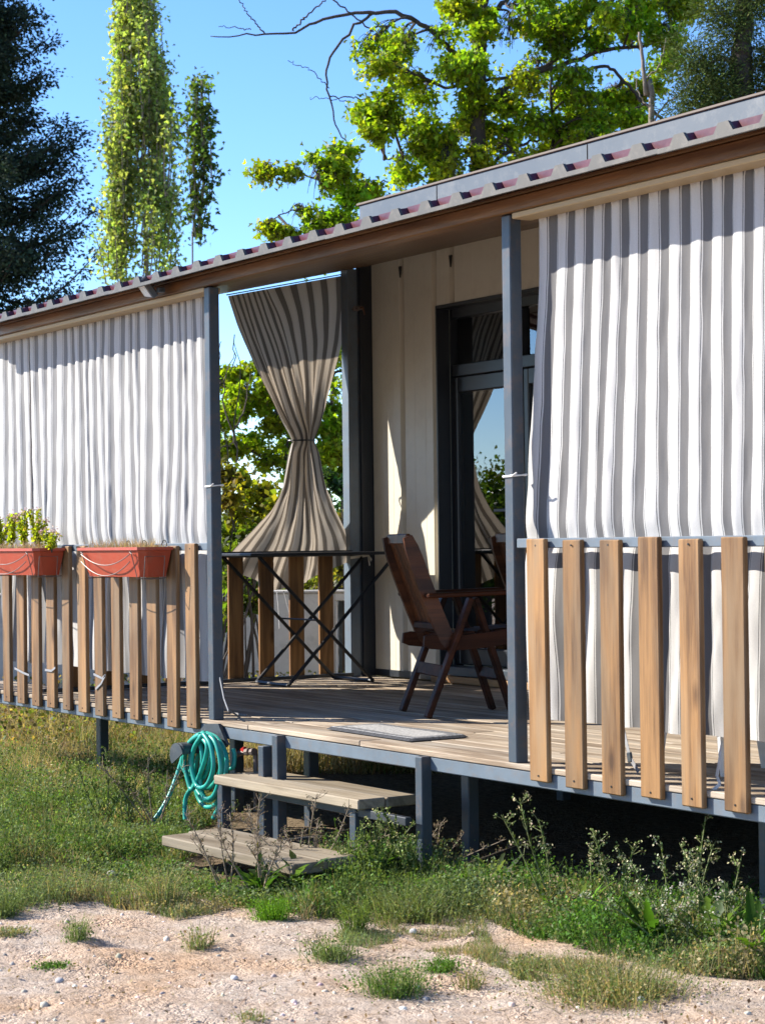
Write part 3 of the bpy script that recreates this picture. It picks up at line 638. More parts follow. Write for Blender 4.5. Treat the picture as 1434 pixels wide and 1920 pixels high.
# white ties on the front posts
for (px, py, x, lab) in ((396, 912, 0, 'white cable tie round the post left of the opening'), (963, 893, 2.362, 'white cable tie round the post right of the opening')):
    z = ony(px, py, -.02)[2]; rt_ = empty('cable_tie', (x, .005, z), 0, lab, 'cable tie', 'cable ties on the posts')
    MB().tube([(-.031, -.031, 0), (.031, -.031, .002), (.031, .031, .006), (-.031, .031, .004), (-.031, -.031, 0)], .0045, 6, False).build('loop', M_white, rt_)
    MB().bar((.028, -.034, .0), (.06, -.036, .012), .008, .006).build('tail', M_white, rt_)

# ------------------------------------------------------------------ planters with plants
def planter(label, xa, xb):
    W_ = xb-xa; root = empty('planter', ((xa+xb)/2, -.045, 1.17), 0, label, 'planter', 'red planters hung on the railing')
    mb = MB(); nc = 7; h = .145; t_ = .006
    def ring(hx, y0, y1, z, c=.03):
        return [(-hx, y0, z), (hx, y0, z), (hx, y1+c, z), (hx-c, y1, z), (-hx+c, y1, z), (-hx, y1+c, z)]
    hx = W_/2; rs = [ring(hx-.055, -.012, -.135, 0), ring(hx-.008, -.004, -.168, h*.88), ring(hx+.004, .0, -.178, h*.90), ring(hx+.004, .0, -.178, h), ring(hx-.008, -.006, -.166, h), ring(hx-.05, -.02, -.14, h*.55)]
    V = [p for r_ in rs for p in r_]; F = [tuple(range(6))]
    for a in range(len(rs)-1):
        for j in range(6): F.append((a*6+j, a*6+(j+1) % 6, (a+1)*6+(j+1) % 6, (a+1)*6+j))
    mb.add(V, F); mb.build('tray', M_terra, root)
    mb = MB(); g = 15; xs_ = np.linspace(-hx+.02, hx-.02, g*3); ys_ = np.linspace(-.158, -.012, 9)
    zz = .128+.02*vnoise(xs_[None, :]*30, ys_[:, None]*30, 1, 4)
    Pp = np.stack(np.broadcast_arrays(xs_[None, :], ys_[:, None], zz), -1); link('soil', grid_mesh('soil', Pp, M_soil), root)
    for sx in (-1, 1):
        xx = sx*(hx-.09); y0 = -.186
        wr = MB().tube([(xx, .02, .1), (xx, .02, -.006), (xx, -.146, -.008), (xx, -.181, .128)], .0028, 6)
        wr.tube([(xx-.02, -.175, .12), (xx, -.187, .122), (xx+.02, -.184, .112)], .0024, 6); wr.build('wire_bracket', M_wire, root)
    xa_, xb_ = -hx+.09, hx-.09
    sw = MB()
    for sag, z0 in ((.055, .112), (.07, .075)):
        sw.tube([(xa_+(xb_-xa_)*k/14, -.178+.018*(z0-.06)*0-.008-.0*k, z0-sag*(1-((k-7)/7)**2)) for k in range(15)], .0024, 6)
    sw.build('wire_swag', M_wire, root)
    xe = hx-.012
    MB().tube([(xe, -.15, -.008), (xe+.016, -.15, .1), (xe+.016, -.045, .1), (xe, -.045, -.008), (xe, -.15, -.008)], .0028, 6).build('side_bracket', M_wire, root)
    for k in (-.12, .06, .28):
        MB().tube([(k+.026*math.cos(a), .0, .15+.028*math.sin(a)) for a in np.linspace(0, math.pi, 9)], .0026, 5).build('hook', M_black, root)
    # dry litter on the soil
    c = Cloud(); n = 900; p = np.stack([rng.uniform(-hx+.02, hx-.02, n), rng.uniform(-.155, -.015, n), np.full(n, .138)], -1)
    blades(c, p, rng.uniform(.015, .07, n), .0022, jitter((.34, .25, .17), n), lean=1.1); c.build('dry_litter', M_grass, root, kind='stuff')
    return root
def blades(c, p, h, wd, col, lean=.5, bend=.5, az=None):
    n = len(p); az = rng.uniform(0, 2*np.pi, n) if az is None else az; h = np.broadcast_to(h, (n,)); wd = np.broadcast_to(wd, (n,))
    ln = np.abs(rng.normal(0, 1, n))*lean*.6; dirh = np.stack([np.cos(az), np.sin(az), np.zeros(n)], -1)
    d0 = unit(dirh*np.sin(ln)[:, None]+np.array([0, 0, 1])*np.cos(ln)[:, None]); l2 = ln+bend*rng.random(n)
    d1 = unit(dirh*np.sin(l2)[:, None]+np.array([0, 0, 1])*np.cos(l2)[:, None])
    fa = rng.uniform(0, 2*np.pi, n); sd_ = np.stack([np.cos(fa), np.sin(fa), np.zeros(n)], -1)*wd[:, None]/2
    m = p+d0*h[:, None]*.5; tip = m+d1*h[:, None]*.5
    c.add(np.stack([p-sd_, p+sd_, m+sd_*.75, m-sd_*.75, tip], 1), [(0, 1, 2, 3), (3, 2, 4)], col)
def leaves_quad(c, p, size, col, up=.5, droop=0):
    """diamond leaves"""
    n = len(p); size = np.broadcast_to(size, (n,))[:, None]
    d = unit(rng.normal(0, 1, (n, 3))+np.array([0, 0, -droop])); nn = unit(rng.normal(0, 1, (n, 3))+np.array([0, 0, up*2])); s_ = unit(np.cross(nn, d)); nn = np.cross(d, s_)
    c.add(np.stack([p, p+d*size*.5+s_*size*.38+nn*size*.06, p+d*size, p+d*size*.5-s_*size*.38+nn*size*.06], 1), [(0, 1, 2, 3)], col)
_ml = np.array([(0, 0), (.30, -.05), (.26, .10), (.52, .22), (.34, .40), (.20, .36), (.22, .62), (0, 1.0), (-.22, .62), (-.20, .36), (-.34, .40), (-.52, .22), (-.26, .10), (-.30, -.05)])
def leaves_maple(c, p, size, col, up=.8, droop=.6):
    n = len(p); size = np.broadcast_to(size, (n,))[:, None, None]
    d = unit(rng.normal(0, 1, (n, 3))+np.array([0, 0, -droop])); nn = unit(rng.normal(0, .7, (n, 3))+np.array([0, 0, up])); s_ = unit(np.cross(nn, d)); nn = np.cross(d, s_)
    cup = (np.abs(_ml[:, 0])*.35-.10*_ml[:, 1])[None, :, None]*rng.uniform(-.6, 1, (n, 1, 1))
    V = p[:, None, :] + size*(s_[:, None, :]*_ml[None, :, 0:1] + d[:, None, :]*_ml[None, :, 1:2] + nn[:, None, :]*cup)
    c.add(V, [(0, 1, 2, 3, 4, 5), (0, 5, 6, 7), (0, 7, 8, 9), (0, 9, 10, 11, 12, 13)], col)

planter('red plastic planter full of dry soil nearest the porch opening', -1.075, -.335)
planter('red plastic planter with yellowing flowers at the left edge', -2.42, -1.60)
def sprig(px, top, label):
    b0 = ony(px, 1036, -.13); zt = ony(px, top, -.13)[2]; h = zt-1.30
    root = empty('potted_plant', (b0[0], b0[1], 1.29), 0, label, 'potted plant', 'plants in the left planter')
    st = MB(); c = Cloud(); fl = Cloud()
    for k in range(4):
        hx = h*random.uniform(.75, 1) if k else h; dx = random.uniform(-.07, .07); dy = random.uniform(-.03, .03)
        path = [np.array([dx*.3*t+dx*t*t, dy*t, hx*t]) for t in np.linspace(0, 1, 8)]; st.tube(path, np.linspace(.003, .0015, 8), 5)
        n = int(130*hx/.2); ti = rng.uniform(.3, 1, n); p = np.stack([dx*.3*ti+dx*ti*ti, dy*ti, hx*ti], -1)+rng.normal(0, .006, (n, 3))
        mixc = rng.random(n)[:, None]; leaves_quad(c, p, rng.uniform(.014, .026, n), jitter((.36, .36, .03), n)*(1-mixc*.6)+jitter((.22, .30, .04), n)*mixc*.6, .6)
        n = 26; p = np.array([dx*1.3, dy, hx])+rng.normal(0, .009, (n, 3)); leaves_quad(fl, p, .012, jitter((.62, .42, .40), n, .15, .08))
    st.build('stem', M_bark, root); c.build('foliage', M_leaf, root, kind='stuff'); fl.build('flower_head', M_petal, root, kind='stuff')
sprig(4, 968, 'yellow green potted plant cut by the left picture edge')
sprig(24, 964, 'slim flowering plant second from the left in the planter')
sprig(48, 958, 'tall plant with pink heads in the middle of the planter')
sprig(70, 954, 'tallest yellow plant in the left planter')
sprig(98, 992, 'short drooping plant at the right end of the planter')

# ------------------------------------------------------------------ floodlight
fo = ony(274, 538, -.12); fl_ = empty('floodlight', tuple(fo), 0, 'small grey floodlight fixed to the front beam', 'floodlight')
Mr = Matrix.Rotation(R(38), 3, 'X') @ Matrix.Rotation(R(-14), 3, 'Z'); ax = [np.array(Mr @ Vector(a)) for a in ((1, 0, 0), (0, 1, 0), (0, 0, 1))]
MB().cbox((0, 0, 0), ax, (.072, .016, .056), .005).build('housing', M_steel, fl_)
MB().cbox(-ax[1]*.0175, ax, (.060, .0025, .045), .001).build('lens', M_lamp_glass, fl_)
MB().bar((-.03, .02, .0), (-.03, .058, .015), .012, .004).bar((.03, .02, 0), (.03, .058, .015), .012, .004).build('bracket', M_steel, fl_)
MB().box(.068, .1, .02, .056, -.035, -.01, .003).build('junction_box', M_reel, fl_)

# ------------------------------------------------------------------ latch on the end column
la = ony(672, 578, 2.11); lt = empty('door_latch', tuple(la), 0, 'small rusty latch bracket high on the dark end column', 'latch')
MB().bar((-.06, 0, 0), (.05, 0, 0), .02, .012).build('arm', M_brown_metal, lt); MB().bar((.05, 0, .004), (.055, .01, -.045), .02, .008).build('hook', M_brown_metal, lt)
MB().tube([(-.02, -.018, 0), (-.02, .012, 0)], .016, 10).tube([(.02, -.016, 0), (.02, .012, 0)], .013, 10).build('bolt', M_wire, lt)

# ------------------------------------------------------------------ folding table
tb = empty('folding_table', (-1.82, 1.62, DK), 0, 'black folding table with crossed metal legs on the deck', 'table')
def T_(x, y, z): return (x+1.82, y-1.62, z-DK)
MB().bar(T_(-1.83, 1.08, 1.262), T_(-1.83, 2.12, 1.262), .50, .018, ch=.004).build('table_top', M_black, tb)
for x, ya, yb, yc, yd in ((-2.02, 1.14, 1.89, 2.10, 1.34), (-1.63, 1.16, 1.92, 2.07, 1.33)):
    MB().tube([T_(x, ya, 1.25), T_(x, yb, .512)], .011, 8).build('leg', M_black, tb); MB().tube([T_(x+.026, yc, 1.25), T_(x+.026, yd, .512)], .011, 8).build('leg', M_black, tb)
MB().tube([T_(-2.02, 1.89, .512), T_(-1.63, 1.92, .512)], .011, 8).build('foot_bar', M_black, tb); MB().tube([T_(-1.994, 1.34, .512), T_(-1.604, 1.33, .512)], .011, 8).build('foot_bar', M_black, tb)
MB().tube([T_(-2.02, 1.52, .88), T_(-1.6, 1.52, .88)], .006, 6).build('pivot_rod', M_black, tb)

# ------------------------------------------------------------------ wooden chairs
def chair(label, loc, rz):
    ch = empty('wooden_armchair', loc, rz, label, 'chair', 'wooden armchairs on the deck')
    def curve(pts, wd, th, name, mat, y):
        """side rail: (x,z) centre line, width in the side plane"""
        P = np.array(pts, float); t = np.linspace(0, 1, len(P)); tq = np.linspace(0, 1, 13)
        P = np.stack([np.interp(tq, t, P[:, 0]), np.interp(tq, t, P[:, 1])], -1); P[1:-1] = (P[:-2]+2*P[1:-1]+P[2:])/4
        tg = unit(np.gradient(P, axis=0)); nr = np.stack([-tg[:, 1], tg[:, 0]], -1); ws = wd/2*np.ones(13); ws[0] = wd*.34; ws[-1] = wd*.30; ws[-2] = wd*.45
        poly = list(map(tuple, P+nr*ws[:, None]))+list(map(tuple, (P-nr*ws[:, None])[::-1]))
        return MB().prism(poly, lambda a, b_, d: (a, d, b_), y-th/2, y+th/2).build(name, mat, ch)
    for s in (-1, 1):
        curve([(.125, .335), (.075, .45), (.0, .64), (-.075, .85)], .072, .026, 'back_rail', M_chair_back, s*.172)
        MB().bar((0.004, s*.205, .003), (.222, s*.205, .557), .026, .054, (0, 1, 0), .004).build('leg', M_chair, ch)
        MB().bar((.445, s*.145, .003), (.262, s*.145, .557), .026, .058, (0, 1, 0), .004).build('leg', M_chair, ch)
        MB().bar((.0, s*.215, .572), (.52, s*.215, .585), .07, .022, (0, 0, 1), .006).build('arm', M_chair, ch)
        curve([(.0, .36), (.15, .345), (.34, .36), (.52, .39)], .07, .024, 'seat_rail', M_chair, s*.172)
        MB().tube([(.215, s*.195, .54), (.215, s*.222, .54)], .009, 8).build('bolt', M_brown_metal, ch)
    for i in range(5):
        x = .14+i*.083; MB().box(-.035, .035, -.158, .158, -.008, .008, .004).build('seat_slat', M_chair, ch, (x, 0, .385+.07*(x-.14)), (0, -.07, 0))
    for i in range(4):
        yy = -.114+i*.076; a, b_ = np.array([.073, yy, .435]), np.array([-.062, yy, .825]); MB().bar(a, b_, .066, .012, (1, 0, .4), .003).build('back_slat', M_chair_back, ch)
    MB().bar((-.065, -.158, .838), (-.065, .158, .838), .024, .05, ch=.006).build('crest_rail', M_chair_back, ch)
    MB().bar((.075, -.158, .425), (.075, .158, .425), .05, .03, ch=.004).build('back_brace', M_chair, ch)
    MB().bar((.085, -.19, .215), (.085, .19, .215), .02, .058, (.2, 0, 1), .004).build('stretcher', M_chair, ch)
    MB().bar((.385, -.13, .19), (.385, .13, .19), .02, .05, (.2, 0, 1), .004).build('stretcher', M_chair, ch)
    return ch
fa = math.atan2(.957, .29)
chair('dark wooden armchair in full view facing the glass door', (.395, .855, DK), fa)
chair('dark wooden armchair mostly hidden behind the right post', (.255, 1.60, DK), fa)
# plastic seat showing one leg under the right curtain
ps = empty('plastic_stool', (2.98, .40, DK), R(20), 'pale plastic stool with one leg showing under the right curtain', 'stool')
for sx in (-1, 1):
    for sy in (-1, 1):
        mb = MB(); V = []
        for (wz, z) in ((.028, 0), (.042, .40)):
            o = .155 if z == 0 else .125
            V += [(sx*o-wz, sy*o-wz*.8, z), (sx*o+wz, sy*o-wz*.8, z), (sx*o+wz, sy*o+wz*.8, z), (sx*o-wz, sy*o+wz*.8, z)]
        mb.add(V, [(3, 2, 1, 0), (4, 5, 6, 7)]+[(i, (i+1) % 4, 4+(i+1) % 4, 4+i) for i in range(4)]); mb.build('leg', M_white, ps)
MB().box(-.18, .18, -.18, .18, .401, .43, .012).build('seat', M_white, ps)

# ------------------------------------------------------------------ doormat
def rug_mat():
    m, t, o = new_mat('doormat_weave'); b = N(t, 'ShaderNodeBsdfPrincipled'); t.links.new(b.outputs[0], o.inputs[0]); b.inputs['Roughness'].default_value = .95
    uv = N(t, 'ShaderNodeUVMap', uv_map='cloth'); n = N(t, 'ShaderNodeTexNoise', i_Scale=70.0, i_Detail=4.0); t.links.new(uv.outputs[0], n.inputs[0])
    sp = N(t, 'ShaderNodeSeparateXYZ'); t.links.new(uv.outputs[0], sp.inputs[0])
    ds = []
    for i, L in ((0, .7), (1, .29)):
        s1 = N(t, 'ShaderNodeMath', operation='SUBTRACT'); s1.inputs[1].default_value = L/2; t.links.new(sp.outputs[i], s1.inputs[0])
        ab = N(t, 'ShaderNodeMath', operation='ABSOLUTE'); t.links.new(s1.outputs[0], ab.inputs[0])
        s2 = N(t, 'ShaderNodeMath', operation='SUBTRACT'); s2.inputs[0].default_value = L/2; t.links.new(ab.outputs[0], s2.inputs[1]); ds.append(s2.outputs[0])
    mn = N(t, 'ShaderNodeMath', operation='MINIMUM'); t.links.new(ds[0], mn.inputs[0]); t.links.new(ds[1], mn.inputs[1])
    mu = N(t, 'ShaderNodeMath', operation='MULTIPLY'); mu.inputs[1].default_value = 10; t.links.new(mn.outputs[0], mu.inputs[0])
    r = ramp(t, mu.outputs[0], [(0, (.05, .05, .055)), (.16, (.42, .41, .40)), (.24, (.05, .05, .055)), (.38, (.36, .35, .34)), (.46, (.06, .06, .065)), (.58, (.42, .40, .37))], 'CONSTANT')
    nr = ramp(t, n.outputs[0], [(.35, (.55, .55, .55)), (.65, (1.05, 1.05, 1.05))]); mx = N(t, 'ShaderNodeMixRGB', blend_type='MULTIPLY'); mx.inputs[0].default_value = 1
    t.links.new(r.outputs[0], mx.inputs[1]); t.links.new(nr.outputs[0], mx.inputs[2]); t.links.new(mx.outputs[0], b.inputs['Base Color']); bumped(t, b, n.outputs[0], .004, .8); return m
gu, gv_ = 40, 18; U, Vv = np.meshgrid(np.linspace(0, .7, gu), np.linspace(0, .29, gv_))
Zm = .012+.003*np.sin(U*9)*np.sin(Vv*14); edge = (U < .001)|(U > .699)|(Vv < .001)|(Vv > .289); Zm = np.where(edge, .0, Zm)
me = grid_mesh('doormat', np.stack([U, Vv, Zm], -1), rug_mat(), np.stack([U, Vv], -1))
tag(link('doormat', me, None, (.775, .135, DK+.0035), (0, 0, -.03)), 'worn grey and white woven doormat at the deck edge', 'doormat')

# ------------------------------------------------------------------ steps
sp_ = empty('porch_steps', (1.1, -.35, 0), 0, 'two weathered plank steps on grey steel legs', 'steps')
def S_(x, y, z): return (x-1.1, y+.35, z)
def tread(corners, z, th=.042, split=.45):
    (A, B, C, Dd) = [np.array(c, float) for c in corners]      # front-left, front-right, back-right, back-left
    for a, b in ((0, split-.006), (split+.006, 1)):
        p = [A+(Dd-A)*a, B+(C-B)*a, B+(C-B)*b, A+(Dd-A)*b]; c = sum(p)/4; ux = unit(B-A); uy = unit(C-B); hx = np.linalg.norm(p[1]-p[0])/2; hy = np.linalg.norm(p[3]-p[0])/2
        MB().cbox((0, 0, 0), [[1, 0, 0], [0, 1, 0], [0, 0, 1]], (hx, hy, th/2), .005).build('tread_plank', M_tread, sp_, S_(c[0], c[1], z-th/2+random.uniform(-.001, .001)), (0, 0, math.atan2(ux[1], ux[0])))
tread([onz(400, 1453, .285)[:2], onz(671, 1500, .285)[:2], onz(788, 1489, .285)[:2], (onz(400, 1453, .285)+onz(788, 1489, .285)-onz(671, 1500, .285))[:2]], .285)
tread([onz(306, 1567, .125)[:2], onz(553, 1622, .125)[:2], onz(665, 1603, .125)[:2], (onz(306, 1567, .125)+onz(665, 1603, .125)-onz(553, 1622, .125))[:2]], .125)
for x, y, z0, z1 in ((1.79, -.035, -.05, .478), (.655, -.035, -.05, .478), (1.40, -.10, -.05, .242), (.30, -.12, -.05, .242), (.52, -.03, -.05, .42)):
    MB().box(-.024, .024, -.024, .024, z0, z1, .003).build('leg', M_steel, sp_, S_(x, y, 0))
MB().bar(S_(.62, -.10, .225), S_(1.78, -.10, .225), .03, .034).build('stringer', M_steel_d, sp_)
for x in (1.05, 1.75): MB().bar(S_(x, -.62, .065), S_(x, -.06, .068), .03, .034).build('stringer', M_steel_d, sp_)

# ------------------------------------------------------------------ hose reel, hose, tap
def hy(px, py, y=-.10): return ony(px, py, y)
o_ = hy(400, 1385, -.06); hr = empty('hose_hanger', tuple(o_), 0, 'dark grey plastic hose hanger fixed below the left post', 'hose hanger')
pl = [hy(*q, -.035)-o_ for q in ((388, 1357), (412, 1357), (428, 1396), (424, 1401), (378, 1378), (380, 1366))]
poly = [(p[0], p[2]) for p in pl]; yb_ = pl[0][1]
MB().prism(poly, lambda a, b_, d: (a, d, b_), yb_-.008, yb_+.008).build('bracket_plate', M_reel, hr)
c_ = hy(372, 1402, -.10)-o_
arc = [(c_[0]+.05*math.cos(a), c_[2]+.04*math.sin(a)-.01) for a in np.linspace(R(-15), R(195), 15)]; arc2 = [(c_[0]+.043*math.cos(a), c_[2]+.033*math.sin(a)-.01) for a in np.linspace(R(195), R(-15), 15)]
MB().prism(arc+arc2, lambda a, b_, d: (a, d, b_), -.14, yb_-.004).build('saddle', M_reel, hr)
arc = [(c_[0]+.066*math.cos(a)-.01, c_[2]+.058*math.sin(a)-.03) for a in np.linspace(R(15), R(225), 17)]
MB().prism(arc, lambda a, b_, d: (a, d, b_), -.150, -.1405).build('front_flange', M_reel, hr)
def smooth_path(P, n=60):
    P = np.array(P, float); m = len(P); t = np.linspace(0, m-1, n); o = []
    for q in t:
        i = min(int(q), m-2); f_ = q-i; p0 = P[max(i-1, 0)]; p1 = P[i]; p2 = P[i+1]; p3 = P[min(i+2, m-1)]
        o.append(.5*((2*p1)+(-p0+p2)*f_+(2*p0-5*p1+4*p2-p3)*f_*f_+(-p0+3*p1-3*p2+p3)*f_**3))
    return np.array(o)
loops = [
 [(258, 1560, -.30), (285, 1543, -.28), (315, 1498, -.2), (337, 1440, -.13), (350, 1400, -.11), (372, 1378, -.11), (390, 1381, -.11), (397, 1410, -.11), (385, 1455, -.12), (362, 1475, -.14), (348, 1500, -.15), (348, 1545, -.17)],
 [(372, 1382, -.13), (350, 1405, -.13), (342, 1432, -.13), (352, 1452, -.13), (372, 1474, -.13), (396, 1475, -.13), (412, 1450, -.13), (415, 1420, -.13), (404, 1388, -.13), (385, 1377, -.13), (366, 1390, -.13)],
 [(392, 1378, -.09), (412, 1400, -.09), (420, 1440, -.09), (418, 1480, -.09), (404, 1508, -.09), (385, 1512, -.09), (370, 1490, -.09), (366, 1450, -.09), (374, 1410, -.09), (385, 1382, -.09)],
 [(380, 1374, -.07), (402, 1385, -.07), (416, 1415, -.07), (421, 1450, -.07), (415, 1500, -.08), (400, 1535, -.10)],
 [(375, 1380, -.15), (388, 1395, -.155), (386, 1420, -.155), (374, 1455, -.15), (360, 1480, -.15), (352, 1460, -.15), (346, 1425, -.15), (356, 1392, -.15), (375, 1378, -.15)],
 [(378, 1379, -.14), (398, 1384, -.14), (410, 1410, -.14), (414, 1450, -.14), (402, 1490, -.14), (384, 1496, -.14), (376, 1462, -.14), (380, 1420, -.14), (374, 1388, -.14)],
 [(384, 1374, -.08), (366, 1392, -.08), (356, 1430, -.09), (364, 1470, -.1), (386, 1500, -.1), (408, 1488, -.1), (424, 1450, -.09), (424, 1415, -.08), (408, 1385, -.08), (388, 1375, -.08)],
 [(382, 1376, -.16), (396, 1400, -.16), (400, 1440, -.16), (388, 1472, -.16), (370, 1474, -.16), (360, 1440, -.16), (364, 1404, -.16), (380, 1378, -.16)],
 [(420, 1438, -.06), (436, 1440, -.05), (440, 1420, -.04), (438, 1404, -.04)]]
hs = MB(); o2 = hy(385, 1430, -.12)
for L in loops: hs.tube(smooth_path([hy(*q)-o2 for q in L], 46), .0112, 8)
tag(hs.build('garden_hose', M_hose, None, tuple(o2), smooth=True), 'teal garden hose looped over the grey hanger', 'hose')
o_ = hy(458, 1408, .02); tp = empty('garden_tap', tuple(o_), 0, 'garden tap with a red lever beside the hose', 'tap')
MB().bar(hy(447, 1414, .02)-o_, hy(460, 1404, .02)-o_, .02, .022).build('lever', M_red, tp)
MB().tube([hy(441, 1420, .0)-o_, hy(448, 1412, .01)-o_, hy(466, 1410, .03)-o_, hy(480, 1409, .04)-o_], [.010, .013, .012, .012], 8).build('body', M_wire, tp)
MB().tube([hy(462, 1410, .02)-o_, hy(468, 1409, .02)-o_], .017, 8).tube([hy(472, 1410, .02)-o_, hy(477, 1409, .02)-o_], .017, 8).build('nut', M_wire, tp)
MB().tube([hy(479, 1412, .04)-o_, hy(480, 1470, .04)-o_, hy(480, 1520, .04)-o_], .012, 8).build('riser_pipe', M_wire, tp)

# ------------------------------------------------------------------ low concrete wall beyond
cw_d = 15.6; wl = empty('concrete_wall', tuple(at(530, 1270, cw_d)*np.array([1, 1, 0])), 0, 'low pale concrete wall beyond the porch end', 'wall')
o_ = at(530, 1270, cw_d)*np.array([1, 1, 0]); dr = np.array([_rt[0], _rt[1], 0]); dn = np.array([_fw[0], _fw[1], 0]); dn /= np.linalg.norm(dn)
def wallbox(pxa, pxb, z0, z1, off=0, th=.2, name='wall_block', mat=None):
    a = (at(pxa, 1200, cw_d)-CAM); a = CAM+a; b_ = at(pxb, 1200, cw_d); L = np.linalg.norm((b_-a)[:2]); c = (a+b_)/2
    MB().cbox(((c-o_)[0], (c-o_)[1], (z0+z1)/2) + dn*off, [dr, dn, [0, 0, 1]], (L/2, th/2, (z1-z0)/2), .006).build(name, mat or M_concrete, wl)
wallbox(-900, 628, -.3, .94); wallbox(628.6, 740, -.3, .25); wallbox(628.6, 740, .88, .94); wallbox(628.6, 633, .252, .878); wallbox(633, 740, .25, .88, .16, .03, 'niche_back', M_reel)
wallbox(-900, 628, .942, .965, 0, .22, 'coping'); wallbox(628.6, 740, .942, .965, 0, .22, 'coping')

# ------------------------------------------------------------------ trees
def in_poly(px, py, poly):
    poly = np.array(poly, float); r = np.zeros(len(px), bool); j = len(poly)-1
    for i in range(len(poly)):
        xi, yi = poly[i]; xj, yj = poly[j]
        r ^= ((yi > py) != (yj > py)) & (px < (xj-xi)*(py-yi)/(yj-yi+1e-12)+xi); j = i
    return r
def scat(c, r, n):
    d = unit(rng.normal(0, 1, (n, 3))); return np.array(c)[None, :]+d*(rng.random((n, 1))**.45)*np.array(r)[None, :]
def tree_limb(mb, pts, dist, r0, r1, n=26, ns=7):
    P = smooth_path([at(q[0], q[1], dist+(q[2] if len(q) > 2 else 0)) for q in pts], n); rr = np.linspace(r0, r1, n)
    P[1:-1] += rng.normal(0, .008, (n-2, 3)); mb.tube(P, rr, ns); return P
def maple_like(name, label, dist, trunk, limbs, bare, blobs, base_col, leaf, per, r_px, twigs_per=16, spread=.5, col_var=.28, kinds='maple', group=None, cat='tree', mats=(None, None)):
    sc = dist/FPX; foot = at(trunk[-1][0], trunk[-1][1], dist); foot[2] = 0
    root = empty(name, tuple(foot), 0, label, cat, group)
    bark = mats[0] or M_bark
    mb = MB(); tr = tree_limb(mb, trunk, dist, trunk_r[0], trunk_r[1], 30, 9)
    mb.v = [tuple(np.array(p)-foot) for p in mb.v]; mb.build('trunk', bark, root, smooth=True)
    nodes = [tr]
    for L, ra, rb in limbs+bare:
        fat = .75
        mb = MB(); P = tree_limb(mb, L, dist, ra*fat, rb*fat); mb.v = [tuple(np.array(p)-foot) for p in mb.v]; mb.build('limb', bark, root, smooth=True)
        if (L, ra, rb) not in bare: nodes.append(P)
    nodes = np.concatenate(nodes); so_ = rng.random()*50; tw = MB(); cl = Cloud(); depth_rng = r_px*sc*1.6
    for bi, bl_ in enumerate(blobs):
        px, py = bl_[:2]; rr = (bl_[2] if len(bl_) > 2 else r_px)*sc; c = at(px, py, dist+rng.uniform(-1, 1)*depth_rng)
        near = nodes[np.argmin(np.linalg.norm(nodes-c, axis=1))]
        mid = (near+c)/2+rng.normal(0, .05, 3)+np.array([0, 0, .08*np.linalg.norm(c-near)])
        P = smooth_path([near, mid, c], 10); tw.tube(P-foot, np.linspace(.014, .006, 10), 5)
        tint = np.array(base_col)*np.exp(rng.normal(0, .14))*np.array([1+rng.normal(0, .10), 1, 1])
        for k in range(twigs_per):
            e = scat(c, (rr, rr, rr*.75), 1)[0]; s0 = P[rng.integers(4, 10)]; q = np.linspace(0, 1, 5)[:, None]
            path = s0*(1-q)+e*q; path[:, 2] += .06*np.sin(q[:, 0]*3.1)-.05*q[:, 0]**2
            tw.tube(path-foot, np.linspace(.005, .002, 5), 3, False)
            m = max(2, int(per*rng.uniform(.5, 1.5))); tq = rng.uniform(.25, 1.1, m)[:, None]
            lp = s0*(1-tq)+e*tq + rng.normal(0, .058, (m, 3))*np.array([1, 1, .6]); kk = vnoise((lp[:, 0]*_rt[0]+lp[:, 1]*_rt[1])*5.5+so_, lp[:, 2]*5.5+so_, 1, 55)+rng.normal(0, .12, m) > .33; lp = lp[kk]; m = len(lp)
            lcol = np.clip(tint[None, :]*(1+rng.normal(0, col_var, (m, 1)))*(1+rng.normal(0, .1, (m, 3))), .005, .5)
            (leaves_maple if kinds == 'maple' else leaves_quad)(cl, lp-foot, rng.uniform(.65, 1.15, m)*leaf, lcol)
    tw.build('twigs', bark, root, kind='stuff'); cl.build('crown', M_leaf, root, kind='stuff'); return root
trunk_r = (.058, .085)
fill_poly = [(672,60),(760,60),(860,-20),(1290,-20),(1270,110),(1200,245),(1040,330),(900,360),(760,350),(735,300),(690,270),(668,200)]
mp_blobs = [(690,85,34),(705,125,30),(742,95,34),(690,215,26),(735,225,34),(700,250,22),(790,190,46),(760,150,36),(825,65,44),(850,135,44),(955,60,46),(1000,120,46),(1050,50,46),(1085,140,46),(950,200,46),(1010,235,46),(870,250,50),(800,290,50),(755,330,34),(930,285,50),(1105,220,46),(1060,185,46),(1150,35,44),(1205,20,44),(1150,175,44),(1180,225,30),(900,340,50),(980,315,50),(1060,260,50),(1240,55,34),(1290,10,44),(840,340,40),(1120,255,36),(790,235,40),(985,20,46),(1100,5,46),(860,10,40),(1040,-60,60),(940,-70,60),(1150,-60,60),(820,-60,50),(1240,-50,60),(1000,-140,80),(1120,-150,80),(900,-150,80)]
_r2 = np.random.default_rng(91)
while len(mp_blobs) < 92:
    q = _r2.uniform((660, -20), (1290, 350))
    if in_poly(np.array([q[0]]), np.array([q[1]]), fill_poly)[0]: mp_blobs.append((q[0], q[1], _r2.uniform(22, 48)))
mp_blobs += [(893,170,30),(880,235,32),(902,290,34),(905,335,30),(888,115,28),(900,60,26),(885,200,28),(912,250,30)]
